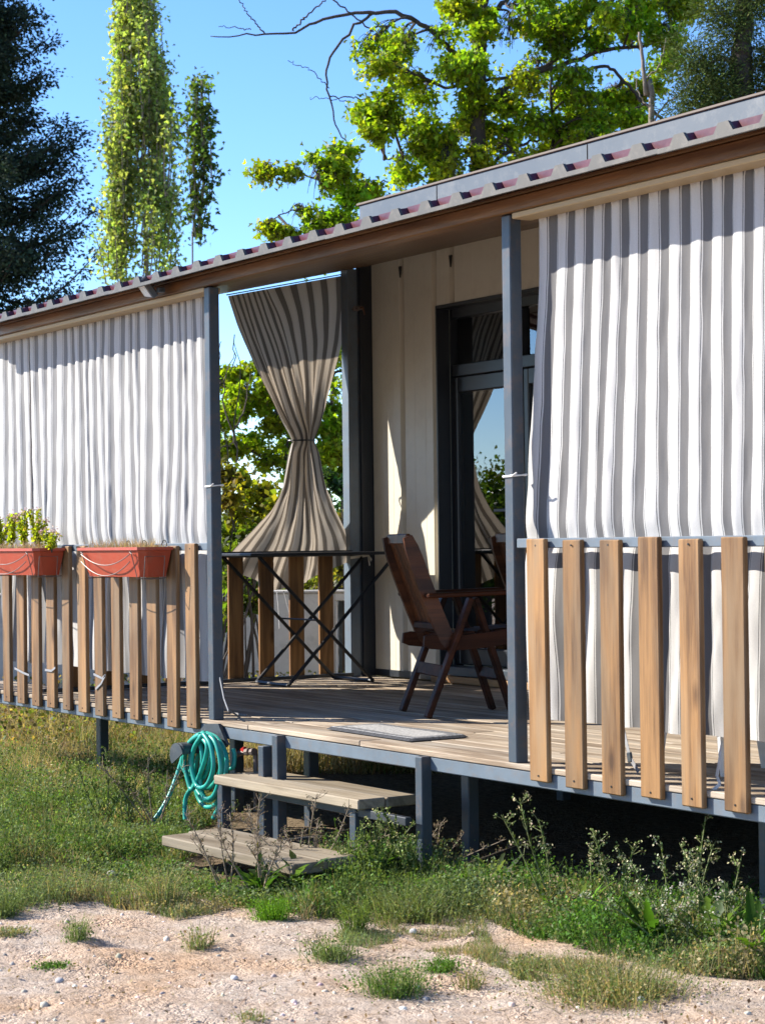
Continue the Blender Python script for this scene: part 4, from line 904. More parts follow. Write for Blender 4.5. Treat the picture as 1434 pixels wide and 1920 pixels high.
maple_like('maple_tree', 'large maple with bare drooping limbs behind the porch roof', 18.5, [(908,-160),(905,-60),(900,60),(894,200),(898,320),(905,460),(908,1300)],
  [([(894,230),(960,150),(1010,132),(1060,120),(1115,98),(1180,88),(1260,80)], .045, .018), ([(896,165),(860,110),(820,70),(780,40)], .042, .028), ([(834,165),(920,150),(984,137),(1040,112),(1100,60),(1140,10),(1180,-60)], .02, .03),
   ([(1100,130),(1140,125),(1180,165),(1230,215),(1270,250)], .022, .02), ([(900,40),(960,-10),(1020,-90)], .04, .02), ([(898,330),(960,280),(1030,255)], .03, .012), ([(1030,330),(1034,250),(1032,150),(1040,60)], .025, .012), ([(896,300),(840,270),(780,290),(720,300)], .022, .01)],
  [([(780,40),(740,25),(700,22),(660,26),(600,40),(560,58),(500,66),(450,65),(395,68)], .030, .006), ([(497,65),(478,42),(460,18),(446,-6)], .010, .006), ([(470,55),(440,52),(410,50)], .007, .004), ([(548,56),(578,28),(612,-4)], .012, .009),
   ([(700,24),(668,45),(632,88),(612,128),(615,170),(626,222),(642,258),(668,288)], .020, .006), ([(617,165),(580,132),(540,114)], .007, .004), ([(618,180),(660,184),(700,190),(745,192)], .008, .009), ([(655,190),(620,186),(582,182)], .006, .004), ([(742,345),(700,338),(660,345)], .01, .006), ([(668,288),(676,300),(664,322)], .005, .003), ([(700,60),(650,20),(600,-20)], .01, .01)],
  mp_blobs, (.24, .32, .02), .052, 19, 84, 32)
trunk_r = (.010, .045)
maple_like('maple_sapling', 'smaller maple seen over the roof and through the porch end opening', 17.0, [(652,300),(650,345),(655,480),(665,640),(668,820),(668,1300)],
  [([(655,430),(610,400),(560,390),(510,410)], .016, .006), ([(650,380),(600,340),(550,325),(500,322)], .016, .006), ([(665,600),(600,690),(520,745),(440,735),(415,720)], .02, .006), ([(667,780),(620,840),(570,860),(500,862)], .016, .006), ([(667,700),(640,690),(620,640)], .014, .006)],
  [],
  [(505,330,22),(545,325,26),(600,345,32),(640,325,30),(660,365,30),(560,395,30),(518,432,24),(625,410,34),(590,305,22),(640,285,20),(690,360,26),(545,440,24),(600,440,30),(660,430,28),
   (628,600,30),(645,660,34),(625,740,34),(645,800,30),(605,800,26),(420,715,28),(455,735,28),(432,775,26),(480,765,26),(540,850,28),(505,858,24),(560,885,26),(632,850,28),(600,680,30),(648,560,24),(445,700,20),(660,720,30),(500,730,30),(590,560,34),(560,620,34),(640,905,20),(618,765,28),(652,622,28),(640,850,28),(612,850,22),(655,785,26),(600,640,22),(415,790,22),(490,745,22),(520,800,28),(470,830,24),(420,840,22),(650,890,26),(500,690,26),(600,900,26),(450,770,26)], (.225, .305, .018), .053, 18, 50, 30, group=None)
# pale dead trunk and juniper at right
jn = empty('juniper_tree', tuple(at(1395, 200, 16.5)*np.array([1, 1, 0])), 0, 'dark feathery juniper above the roof at top right', 'tree'); jf = at(1395, 200, 16.5)*np.array([1, 1, 0])
mb = MB()
for L, ra, rb in (([(1395,-120),(1396,0),(1392,100),(1390,200),(1395,1200)], .05, .11),):
    tree_limb(mb, L, 16.5, ra, rb)
mb.v = [tuple(np.array(p)-jf) for p in mb.v]; mb.build('trunk', M_bark, jn, smooth=True)
jl = []
for L in ([(1392,120),(1350,110),(1310,125),(1285,100)], [(1392,160),(1345,165),(1300,180)], [(1394,60),(1360,40),(1340,10)], [(1392,150),(1430,110),(1480,80)], [(1394,30),(1420,0),(1440,-40)], [(1390,180),(1340,195),(1280,192)], [(1394,170),(1440,170),(1500,150)]):
    mb = MB(); P = tree_limb(mb, L, 16.5, .02, .006, 16, 6); jl.append(P); mb.v = [tuple(np.array(p)-jf) for p in mb.v]; mb.build('limb', M_bark_l, jn, smooth=True)
def spray_cloud(c, centres, rad, n_each, length, wd, col, droop=0, off=np.zeros(3)):
    for ctr in centres:
        m = int(n_each*rng.uniform(.6, 1.4)); p = np.asarray(ctr)[None, :]+rng.normal(0, 1, (m, 3))*np.asarray(rad)
        d = unit((p-ctr)+rng.normal(0, .5, (m, 3))*np.mean(rad)+np.array([0, 0, -droop])*np.mean(rad)); L = rng.uniform(.5, 1.2, m)[:, None]*length; s_ = unit(np.cross(d, rng.normal(0, 1, (m, 3))))*wd
        tint = np.exp(rng.normal(0, .22)); cc = jitter(np.array(col)*tint, m, .25, .08)
        c.add(np.stack([p-off, p-off+d*L*.5+s_, p-off+d*L, p-off+d*L*.5-s_], 1), [(0, 1, 2, 3)], cc)
c = Cloud(); ctr = []
for P in jl:
    for q in P[3:]:
        for k in range(3): ctr.append(q+rng.normal(0, .07, 3))
spray_cloud(c, ctr, (.08, .08, .065), 110, .05, .005, (.085, .115, .03), 0, jf); c.build('crown', M_needle, jn, kind='stuff')
dt = empty('dead_sapling', tuple(at(1215, 260, 17)*np.array([1, 1, 0])), 0, 'pale leafless sapling between the maple and the juniper', 'tree'); df = at(1215, 260, 17)*np.array([1, 1, 0])
for nm, L, ra, rb in (('trunk', [(1198,60),(1205,120),(1212,180),(1222,235),(1230,1200)], .012, .03), ('limb', [(1208,150),(1235,120),(1250,70)], .008, .004), ('limb', [(1215,200),(1195,170),(1190,130)], .007, .004), ('limb', [(1222,235),(1250,190),(1285,170),(1300,130)], .010, .004)):
    mb = MB(); tree_limb(mb, L, 17, ra, rb, 18, 6); mb.v = [tuple(np.array(p)-df) for p in mb.v]; mb.build(nm, M_bark_l, dt, smooth=True)

# poplars
def poplar(label, dist, axis_px, outline, n_st, per, leaf, col, foot_px):
    foot = at(foot_px, 1000, dist); foot[2] = 0; root = empty('poplar_tree', tuple(foot), 0, label, 'tree', 'poplars behind the porch'); sc = dist/FPX
    ys = np.array([o[0] for o in outline], float); lo = np.array([o[1] for o in outline], float); hi = np.array([o[2] for o in outline], float)
    mb = MB(); tree_limb(mb, [(axis_px, ys[0]), (axis_px+3, (ys[0]+ys[-1])/2), (foot_px, ys[-1]), (foot_px, 1000)], dist, .008, .0016*n_st**.5*2); mb.v = [tuple(np.array(p)-foot) for p in mb.v]; mb.build('trunk', M_bark_l, root, smooth=True)
    tw = MB(); cl = Cloud()
    for k in range(n_st):
        yb_ = rng.uniform(ys[0]+40, ys[-1]); yt = max(ys[0], yb_-rng.uniform(90, 240)); f_ = rng.uniform(.02, .98); dd = rng.normal(0, .25)*(np.interp(yb_, ys, hi-lo)*sc)
        xb = axis_px+(np.interp(yb_, ys, lo)*(1-f_)+np.interp(yb_, ys, hi)*f_-axis_px)*.75; xt = np.interp(yt, ys, lo)*(1-f_)+np.interp(yt, ys, hi)*f_
        a_, b_ = at(xb, yb_, dist+dd*.6), at(xt, yt, dist+dd); q = np.linspace(0, 1, 7)[:, None]; path = a_*(1-q)+b_*q+np.sin(q*3.1)*rng.normal(0, .03, (1, 3))
        tw.tube(path-foot, np.linspace(.012, .004, 7), 4, False)
        m = int(per*(yb_-yt)/150); tq = rng.uniform(0, 1.03, m)[:, None]; lp = a_*(1-tq)+b_*tq+rng.normal(0, .075, (m, 3)); kk = vnoise((lp[:, 0]*_rt[0]+lp[:, 1]*_rt[1])*5+9, lp[:, 2]*3.2, 1, 77)+rng.normal(0, .15, m) > .20; lp = lp[kk]; m = len(lp); tint = np.exp(rng.normal(0, .32))
        leaves_maple(cl, lp-foot, rng.uniform(.6, 1.2, m)*leaf, jitter(np.array(col)*tint, m, .3, .08), .2, .9)
    tw.build('branches', M_bark_l, root, kind='stuff'); cl.build('crown', M_leaf, root, kind='stuff')
poplar('tall columnar poplar with bright leaves behind the left roof', 27, 268, [(-70, 235, 285), (0, 212, 300), (60, 208, 305), (150, 203, 320), (230, 198, 330), (330, 200, 338), (395, 185, 332), (440, 165, 330), (500, 160, 345), (560, 165, 350)], 170, 150, .062, (.285, .335, .125), 275)
poplar('slim dark young poplar standing right of the tall poplar', 25, 378, [(150, 370, 380), (190, 362, 392), (250, 345, 408), (300, 340, 412), (360, 345, 410), (390, 358, 392), (470, 362, 372)], 18, 80, .075, (.075, .115, .028), 362)
# conifer at far left
cf = 30.0; foot = at(-40, 1000, cf); foot[2] = 0; con = empty('conifer_tree', tuple(foot), 0, 'tall dark conifer at the left picture edge', 'tree')
mb = MB(); tree_limb(mb, [(-45, -260), (-42, 100), (-40, 600), (-40, 1010)], cf, .05, .28, 24, 8); mb.v = [tuple(np.array(p)-foot) for p in mb.v]; mb.build('trunk', M_bark, con, smooth=True)
prof_y = [-260, 0, 60, 130, 190, 260, 330, 400, 470, 560, 640, 930]; prof_x = [20, 62, 90, 125, 60, 175, 165, 185, 195, 205, 210, 240]
bm_ = MB(); c = Cloud(); sc = cf/FPX
for k in range(190):
    yp = rng.uniform(-250, 930); az = rng.uniform(0, 2*np.pi); reach = (np.interp(yp, prof_y, prof_x)+45)*sc*rng.uniform(.55, 1.08); a_ = at(-42, yp, cf)
    d = np.array([math.cos(az), math.sin(az), 0]); b_ = a_+d*reach+np.array([0, 0, rng.uniform(-.25, .3)*reach*.6]); q = np.linspace(0, 1, 9)[:, None]
    path = a_*(1-q)+b_*q; path[:, 2] -= .22*reach*np.sin(q[:, 0]*3.1); path[:, 2] += .10*reach*q[:, 0]**2
    bm_.tube(path-foot, np.linspace(.035, .008, 9), 4, False)
    cc = []
    for j in range(2, 9):
        side = np.array([-d[1], d[0], 0])
        for s_ in (-1, 0, 1): cc.append(path[j]+side*s_*rng.uniform(.08, .26)*(1.2-j/9)*min(1.4, reach)+np.array([0, 0, rng.uniform(-.14, .05)]))
    spray_cloud(c, cc, (.11, .11, .055), 46, .075, .018, (.036, .055, .036), .5, foot)
bm_.build('branches', M_bark, con, kind='stuff'); c.build('crown', M_needle, con, kind='stuff')

# shrubs at the porch end
def shrub(label, dist, blobs, col, leaf, per, twigs, var=.3, name='shrub', kind_='quad'):
    sc = dist/FPX; f0 = at(blobs[0][0], 1150, dist); f0[2] = 0; root = empty(name, tuple(f0), 0, label, 'shrub', None); tw = MB(); cl = Cloud()
    for (px, py, r_, *cc) in blobs:
        c = at(px, py, dist+rng.uniform(-.3, .3)); base = f0+np.array([rng.uniform(-.3, .3), rng.uniform(-.3, .3), 0]); tint = np.array(cc[0] if cc else col)*np.exp(rng.normal(0, .15))
        P = smooth_path([base, (base+c)/2+rng.normal(0, .08, 3), c], 8); tw.tube(P-f0, np.linspace(.014, .005, 8), 4)
        for k in range(twigs):
            e = scat(c, (r_*sc*1.15,)*3, 1)[0]; q = np.linspace(0, 1, 4)[:, None]; path = c*(1-q)+e*q; tw.tube(path-f0, np.linspace(.004, .0015, 4), 3, False)
            m = max(2, int(per*rng.uniform(.6, 1.4))); tq = rng.uniform(.2, 1.1, m)[:, None]; lp = c*(1-tq)+e*tq+rng.normal(0, .03, (m, 3))
            (leaves_maple if kind_ == 'maple' else leaves_quad)(cl, lp-f0, rng.uniform(.6, 1.2, m)*leaf, jitter(tint, m, var, .1))
    tw.build('stems', M_bark, root, kind='stuff'); cl.build('crown', M_leaf, root, kind='stuff')
yg = (.19, .19, .018); gg = (.10, .14, .018)
shrub('yellow green vine covered shrub left of the tied curtain', 14.6, [(425,890,22,(.14,.12,.02)),(455,905,26,yg),(425,935,28,(.17,.14,.02)),(470,925,26,yg),(500,925,24,yg),(520,950,24,yg),(440,965,30,yg),(480,965,28,yg),(428,1000,28,gg),(465,1005,26,gg),(500,990,26,yg),(420,1045,26,gg),(455,1050,24,gg),(430,1090,24,gg),(460,1105,24,gg),(435,1140,22,gg),(470,1135,18,gg),(425,1170,18,gg)], yg, .055, 9, 26, .3)
shrub('olive brown bush right of the tied curtain', 15.9, [(640,915,20,(.03,.075,.035)),(615,900,20,(.05,.09,.03)),(650,950,22,(.03,.07,.04)),(640,985,24,(.15,.13,.035)),(655,1020,24,(.15,.12,.035)),(625,1030,22,(.17,.14,.03)),(600,1060,24,(.13,.14,.02)),(640,1070,24,(.16,.14,.03)),(655,1100,22,(.14,.13,.03)),(570,1095,22,(.12,.13,.02)),(540,1085,22,(.13,.14,.02)),(610,1110,20,(.15,.14,.03))], (.14, .13, .03), .045, 10, 26, .3)
# bare twigs against the sky behind the left post
bt = empty('bare_shrub', tuple(at(430, 1000, 16.2)*np.array([1, 1, 0])), 0, 'leafless twiggy shrub against the sky beside the left post', 'shrub'); bf = at(430, 1000, 16.2)*np.array([1, 1, 0])
tw = MB()
for L in ([(430,1000),(428,880),(420,820),(412,790)], [(430,960),(445,850),(440,780),(452,700),(438,640)], [(428,900),(412,860),(408,820)], [(445,840),(418,740),(440,660)], [(440,800),(460,760),(470,700)], [(415,840),(440,830)], [(420,720),(410,690),(415,640)]):
    tree_limb(tw, L, 16.2, .008, .003, 12, 4)
tw.v = [tuple(np.array(p)-bf) for p in tw.v]; tw.build('stems', M_bark, bt)
# trees across the yard that the glass door mirrors
def mirrored(px, py, d):
    h = ony(px, py, 2.387); q = ray(px, py)*np.array([1, -1, 1]); return h+q*d
for (px, top, d, lab) in ((940, 868, 21, 'round green yard tree mirrored in the glass door'), (905, 905, 19, 'low yard bush mirrored in the glass door')):
    x, y, h = mirrored(px, top, d)
    root = empty('yard_tree', (x, y, 0), 0, lab, 'tree'); tw = MB().tube([(0, 0, -.1), (.05, 0, h*.35), (0, .05, h*.8)], [.12, .09, .03], 8); tw.build('trunk', M_bark, root)
    cl = Cloud()
    for k in range(int(14*h)):
        cc = np.array([rng.normal(0, h*.15), rng.normal(0, h*.15), h*rng.uniform(.25, .92)]); m = 160; leaves_quad(cl, cc+rng.normal(0, h*.075, (m, 3)), rng.uniform(.05, .10, m), jitter((.07, .11, .02), m, .3))
    cl.build('crown', M_leaf, root, kind='stuff')
# far line of trees
c = Cloud()
for k in range(420):
    d = rng.uniform(48, 75); px = rng.uniform(-2200, 2600); b0 = at(px, 1015, d); hgt = rng.uniform(1.6, 3.6); m = 300
    p = np.array([b0[0], b0[1], hgt*.45])+rng.normal(0, 1, (m, 3))*np.array([1.3, 1.3, hgt*.24]); leaves_quad(c, p, rng.uniform(.12, .22, m), jitter((.07, .09, .03), m, .3))
tag(c.build('far_treeline', M_leaf, kind='stuff'), 'distant line of low trees beyond the yard', kind='stuff')

# ------------------------------------------------------------------ ground vegetation
def px_ground(n, poly):
    poly = np.array(poly, float); lo = poly.min(0); hi = poly.max(0); P = np.zeros((0, 2))
    while len(P) < n:
        q = rng.uniform(lo, hi, (n*2, 2)); P = np.concatenate([P, q[in_poly(q[:, 0], q[:, 1], poly)]])
    P = P[:n]; d = _fw[None, :]+_r[None, :]*((P[:, 0:1]-717)/FPX)+_u[None, :]*((960-P[:, 1:2])/FPX); t = -CAM[2]/d[:, 2:3]; W = CAM[None, :]+d*t
    W[:, 2] = ground_z(W[:, 0], W[:, 1])-.005; return W, P
OL = (.095, .125, .030); GR = (.075, .135, .020); GG = (.13, .155, .065); ST = (.40, .31, .15); STD = (.30, .235, .11)
grass = Cloud()
def low_by_step(W):
    a = np.clip((-.40-W[:, 1])/.25, 0, 1) if False else np.exp(-(((W[:, 0]-1.28)/.75)**4+((W[:, 1]+.86)/.30)**4)); b = np.exp(-(((W[:, 0]+.1)/.5)**2+((W[:, 1]+.3)/.35)**2))
    return 1-.68*a-.5*b
def field(n, poly, h0, h1, wd, cols, lean=.6, clump=.35):
    W, P = px_ground(int(n*1.6), poly); dn_ = vnoise(W[:, 0], W[:, 1], 4.5, 31)*.6+vnoise(W[:, 0], W[:, 1], 13, 32)*.4
    k_ = np.argsort(-(dn_+rng.random(len(W))*(1-clump)))[:n]; W = W[k_]; W = W[~on_step(W)]; n = len(W)
    tn = vnoise(W[:, 0], W[:, 1], 3.0, 33); pick = np.clip((tn-.5)*2.2+.5+rng.normal(0, .25, n), 0, .999); ci = (pick*len(cols)).astype(int)
    col = np.array(cols)[ci]*(1+rng.normal(0, .25, (n, 1)))*(1+rng.normal(0, .07, (n, 3)))
    hh = rng.uniform(h0, h1, n)*(.55+.9*vnoise(W[:, 0], W[:, 1], 6, 34))*low_by_step(W)
    blades(grass, W, hh, wd*rng.uniform(.6, 1.3, n), np.clip(col, .005, .6), lean, .9)
fuzzc = Cloud()
def fuzz(n, poly, h0, h1, size, cols, r0=.05, per=14):
    """many small leaved sprigs: leaves spread through little domes"""
    W, P = px_ground(int(n*1.5), poly); dn_ = vnoise(W[:, 0], W[:, 1], 5, 41)*.6+vnoise(W[:, 0], W[:, 1], 15, 42)*.4
    W = W[np.argsort(-(dn_+rng.random(len(W))*.5))[:n]]; n = len(W); W = W[~on_step(W)]; n = len(W)
    H = rng.uniform(h0, h1, n)*(.5+vnoise(W[:, 0], W[:, 1], 5, 34))*low_by_step(W); tn = vnoise(W[:, 0], W[:, 1], 3.3, 43); ci = (np.clip((tn-.5)*2+.5+rng.normal(0, .28, n), 0, .999)*len(cols)).astype(int)
    tint = np.array(cols)[ci]*np.exp(rng.normal(0, .25, (n, 1)))
    Wp = np.repeat(W, per, 0); t = rng.random(n*per)**.7; sp_r = np.repeat(rng.uniform(.4, 1.2, n)*r0, per)
    p = Wp+np.stack([rng.normal(0, 1, n*per)*sp_r*(.4+t), rng.normal(0, 1, n*per)*sp_r*(.4+t), np.repeat(H, per)*t], -1)
    leaves_quad(fuzzc, p, rng.uniform(.5, 1.3, n*per)*size, np.clip(np.repeat(tint, per, 0)*(1+rng.normal(0, .2, (n*per, 1))), .01, .7), .5)
    k = per//3; st = p[::3]; base = np.repeat(W, per, 0)[::3]; m = len(st); d = np.stack([rng.normal(0, 1, m), rng.normal(0, 1, m), np.zeros(m)], -1)*.0009
    fuzzc.add(np.stack([base-d, base+d, st+d*.5, st-d*.5], 1), [(0, 1, 2, 3)], np.repeat(tint, per, 0)[::3]*.9)
_tq = [[onz(*q, z)[:2] for q in Q] for Q, z in (([(303,1566),(553,1624),(670,1604),(418,1538)], .125), ([(398,1452),(671,1502),(792,1489),(523,1436)], .285))]
def on_step(W):
    r = np.zeros(len(W), bool)
    for Q in _tq: r |= in_poly(W[:, 0], W[:, 1], Q)
    return r
_field = field
def field(n, poly, h0, h1, wd, cols, lean=.6, clump=.35):
    _field(n, poly, h0, h1, wd, cols, lean, clump)
OL = (.115, .175, .045); GR = (.08, .18, .03); GG = (.17, .225, .10); ST = (.43, .34, .19); STD = (.31, .265, .145)
LFT = [(-40,1500),(330,1450),(420,1540),(310,1570),(420,1615),(560,1640),(680,1610),(720,1690),(560,1718),(470,1705),(330,1675),(200,1645),(90,1625),(-40,1645)]
field(38000, LFT, .03, .15, .0030, [OL, STD, GR, GG, ST, OL, STD], .9, .75)
fuzz(3900, LFT, .05, .17, .013, [OL, GR, GG, OL, GG], .03, 14)
field(10000, [(-40,1620),(110,1610),(330,1660),(470,1700),(330,1725),(180,1695),(-40,1725)], .02, .08, .0026, [GG, OL, GG, STD], 1.0, .85)
fuzz(900, [(-40,1620),(110,1610),(330,1660),(470,1700),(330,1725),(180,1695),(-40,1725)], .03, .09, .010, [GG, OL, STD], .03, 12)
field(16000, [(-60,1395),(330,1400),(420,1440),(420,1500),(300,1510),(-60,1500)], .04, .18, .0036, [ST, STD, OL, GR, GG], 1.0, .4)
fuzz(3000, [(-60,1430),(330,1425),(420,1450),(420,1540),(300,1560),(-60,1540)], .05, .16, .014, [OL, GR, GG, OL, STD], .04, 12)
field(18000, [(-80,1352),(250,1358),(560,1385),(830,1405),(830,1455),(520,1450),(380,1430),(-80,1402)], .06, .30, .005, [ST, STD, STD, OL, ST], 1.0, .4)
MID = [(560,1650),(700,1600),(800,1625),(900,1655),(930,1725),(850,1705),(700,1712),(560,1728)]
field(7000, MID, .03, .12, .0030, [OL, GG, GR, STD], .9, .5); fuzz(1500, MID, .04, .14, .012, [OL, GR, GG], .03, 14)
RGT = [(880,1650),(1000,1655),(1200,1690),(1460,1715),(1460,1835),(1300,1825),(1180,1795),(1040,1765),(930,1735)]
field(12000, RGT, .02, .12, .0030, [GR, OL, GG, STD, GG], 1.0, .8); fuzz(1900, RGT, .03, .13, .013, [GR, GG, OL, GG, STD], .035, 14)
field(3500, [(780,1745),(1000,1790),(1180,1800),(1000,1830),(850,1780)], .015, .06, .0024, [GG, STD, STD], 1.0, .9)
field(6000, [(600,1715),(900,1710),(930,1780),(780,1790),(640,1770)], .012, .05, .0024, [GG, STD, OL], 1.0, .95)
field(9000, [(-900,1400),(-40,1400),(-40,1640),(-900,1560)], .03, .16, .0034, [OL, STD, GG, ST], .9, .6); fuzz(2600, [(-900,1400),(-40,1400),(-40,1640),(-900,1560)], .05, .15, .014, [OL, GR, GG, STD], .04, 12)
tag(fuzzc.build('leafy_weeds', M_grass, kind='stuff'), 'fine small leaved green weeds round the steps and deck legs', kind='stuff')
tag(grass.build('weedy_grass', M_grass, kind='stuff'), 'mixed green weeds and dry straw grass around the porch', kind='stuff')
# dry brush bank behind the deck
c = Cloud()
for k in range(150):
    b0 = at(rng.uniform(-200, 900), 1330, rng.uniform(13.2, 17)); m = 260
    p = np.array([b0[0], b0[1], 0])+np.clip(np.abs(rng.normal(0, 1, (m, 3))), 0, 2)*np.array([.4, .4, .17])*np.sign(np.concatenate([rng.normal(0, 1, (m, 2)), np.ones((m, 1))], 1))
    col = np.where(rng.random((m, 1)) < .55, jitter((.22, .16, .08), m, .3), jitter((.11, .13, .035), m, .3)); leaves_quad(c, p, rng.uniform(.018, .04, m), col)
tag(c.build('dry_brush', M_leaf, kind='stuff'), 'dry brown undergrowth behind the raised deck', kind='stuff')

# ---- single plants
def g0(px, py):
    p = onz(px, py, 0.0); p[2] = float(ground_z(p[0], p[1])); return p
def tuft(px, py, hpx, wpx, n, cols, label, lean=.5, wd=.0024, name='grass_tuft', cat='grass tuft', group='tufts of grass on the gravel'):
    n = int(n*1.5); lean *= 1.25; b0 = g0(px, py); s_ = np.linalg.norm(b0-CAM)/FPX; root = Cloud(); h = hpx*s_; ww = wpx*s_
    p = np.stack([rng.normal(0, ww*.28, n), rng.normal(0, ww*.28, n), np.full(n, -.006)], -1); col = np.array(cols)[rng.integers(0, len(cols), n)]*(1+rng.normal(0, .25, (n, 1)))
    az = np.arctan2(p[:, 1], p[:, 0])+rng.normal(0, .6, n); blades(root, p, rng.uniform(.15, 1.1, n)*h, wd*rng.uniform(.6, 1.3, n), np.clip(col, .01, .6), lean, .7, az)
    m = n*2; t = rng.random(m); pp = p[rng.integers(0, n, m)]*(1+t[:, None]*1.1)+np.stack([rng.normal(0, ww*.12, m), rng.normal(0, ww*.12, m), t*h*.75], -1)
    leaves_quad(root, pp, rng.uniform(.004, .011, m), np.clip(np.array(cols)[rng.integers(0, len(cols), m)]*(1+rng.normal(0, .25, (m, 1))), .01, .6), .5)
    tag(root.build(name, M_grass, None, tuple(b0)), label, cat, group)
tuft(148, 1768, 58, 34, 110, [OL, GG], 'upright grey green tuft on bare gravel at lower left', .35)
tuft(97, 1810, 18, 34, 190, [GR, OL], 'small flat dark green tuft lowest on the left gravel', 1.0)
tuft(375, 1772, 60, 42, 110, [OL, GG, STD], 'thin sprawling tuft on gravel below the steps at left', .5)
tuft(132, 1688, 70, 62, 260, [GG, OL, STD], 'bushy tuft at the gravel edge on the far left', .7)
tuft(230, 1700, 55, 30, 110, [GG, OL], 'narrow tuft on the gravel edge left of the brown shrubby tuft', .4)
tuft(305, 1702, 95, 60, 300, [GG, STD, OL], 'brown stemmed shrubby tuft at the gravel edge', .5)
tuft(620, 1795, 62, 66, 240, [OL, GG], 'silvery tuft in the middle of the gravel', .6)
tuft(735, 1848, 78, 88, 420, [OL, GG, GR], 'largest tuft on the open gravel, near the centre bottom', .6)
tuft(827, 1812, 38, 44, 240, [GR, (.09, .19, .02)], 'bright green rounded tuft right of the largest gravel tuft', .7)
tuft(664, 1748, 75, 40, 160, [OL, (.11, .17, .03)], 'tall loose tuft at the edge of the weeds under the steps', .4)
tuft(510, 1725, 58, 46, 300, [(.12, .26, .02), (.10, .22, .02)], 'vivid lime green tuft below the lower step', .5)
tuft(985, 1820, 70, 34, 80, [OL, STD], 'sparse leaning tuft on soil right of centre', .7)
tuft(880, 1835, 60, 40, 70, [OL, STD], 'sparse twiggy tuft beside the bright green tuft', .6)
tuft(8, 1720, 70, 46, 220, [GG, OL], 'tuft cut by the left picture edge', .6)
tuft(22, 1760, 24, 34, 200, [GG, STD], 'low dry tuft near the left picture edge', .9)
tuft(1150, 1858, 85, 190, 1500, [(.28, .26, .13), GG, ST, OL], 'wide pale feathery grass clump at lower right', .95, .0026)
tuft(760, 1715, 70, 150, 900, [(.17, .18, .08), GG, OL], 'fuzzy olive clump below the right step leg', .8, .0034)
tuft(985, 1715, 60, 130, 700, [(.17, .19, .08), GG], 'fuzzy pale clump left of the flowering weeds', .8, .0034)
tuft(470, 1905, 30, 40, 60, [STD, GG], 'small dry tuft at the bottom picture edge', .6)
def rosette(px, py, hpx, n, col, label, wdt_=.17):
    """broad leaves rising from one root; each leaf a bent strip"""
    b0 = g0(px, py); s_ = np.linalg.norm(b0-CAM)/FPX; h = hpx*s_*1.05; root = empty('broadleaf_weed', tuple(b0), 0, label, 'weed', 'broad leaved weeds'); mesh_c = Cloud(); ks = 10; n = int(n*1.5)
    for i in range(n):
        az = rng.uniform(0, 6.283); L = h*rng.uniform(.35, 1.05); el0 = rng.uniform(.7, 1.4); bend = rng.uniform(.4, 1.5); dh = np.array([math.cos(az), math.sin(az), 0]); sd_ = np.array([-dh[1], dh[0], 0]); p = np.array([rng.normal(0, .01), rng.normal(0, .01), 0]); V = []
        for j in range(ks+1):
            f_ = j/ks; e = el0-bend*f_; wj = L*wdt_*(math.sin(math.pi*min(1, f_*.85+.12))**.8)*(1 if j < ks else .05)*(1+.38*math.sin(j*2.7+i)); up = np.array([0, 0, 1.0])
            nrm_ = -dh*math.sin(e)+up*math.cos(e); V += [p-sd_*wj*.5+nrm_*wj*.14, p.copy(), p+sd_*wj*.5+nrm_*wj*.14]; p = p+(dh*math.cos(e)+up*math.sin(e))*L/ks
        F = []
        for j in range(ks): F += [(j*3, j*3+1, j*3+4, j*3+3), (j*3+1, j*3+2, j*3+5, j*3+4)]
        mesh_c.add(np.array(V)[None], F, jitter(col, 1, .2, .08))
    mesh_c.build('foliage', M_leaf, root, kind='stuff')
DG = (.05, .105, .022); BG = (.085, .135, .06)
rosette(490, 1690, 95, 26, DG, 'dark broad leaved weed in front of the lower step')
rosette(560, 1680, 95, 22, BG, 'grey green broad leaved weed under the lower step corner')
rosette(868, 1680, 80, 24, DG, 'broad leaved weed at the foot of the deck support leg')
rosette(930, 1668, 95, 18, BG, 'blue green broad leaved weed right of the support leg')
rosette(1090, 1725, 95, 24, BG, 'broad leaved weed beneath the middle right pickets')
rosette(1030, 1715, 70, 16, DG, 'small broad leaved weed left of the pale flowers')
rosette(1215, 1775, 125, 22, DG, 'large glossy weed in the right weed bed')
rosette(1335, 1775, 140, 22, BG, 'tall pale leaved weed near the right picture edge')
rosette(1415, 1815, 140, 20, (.07, .145, .02), 'bright green weed cut by the right picture edge')
rosette(1385, 1690, 60, 16, DG, 'weed in shade by the far right deck leg')
rosette(700, 1650, 85, 20, DG, 'weed growing beside the lower step end', .16)
rosette(735, 1600, 70, 18, (.08, .13, .03), 'weed between the two step legs', .15)
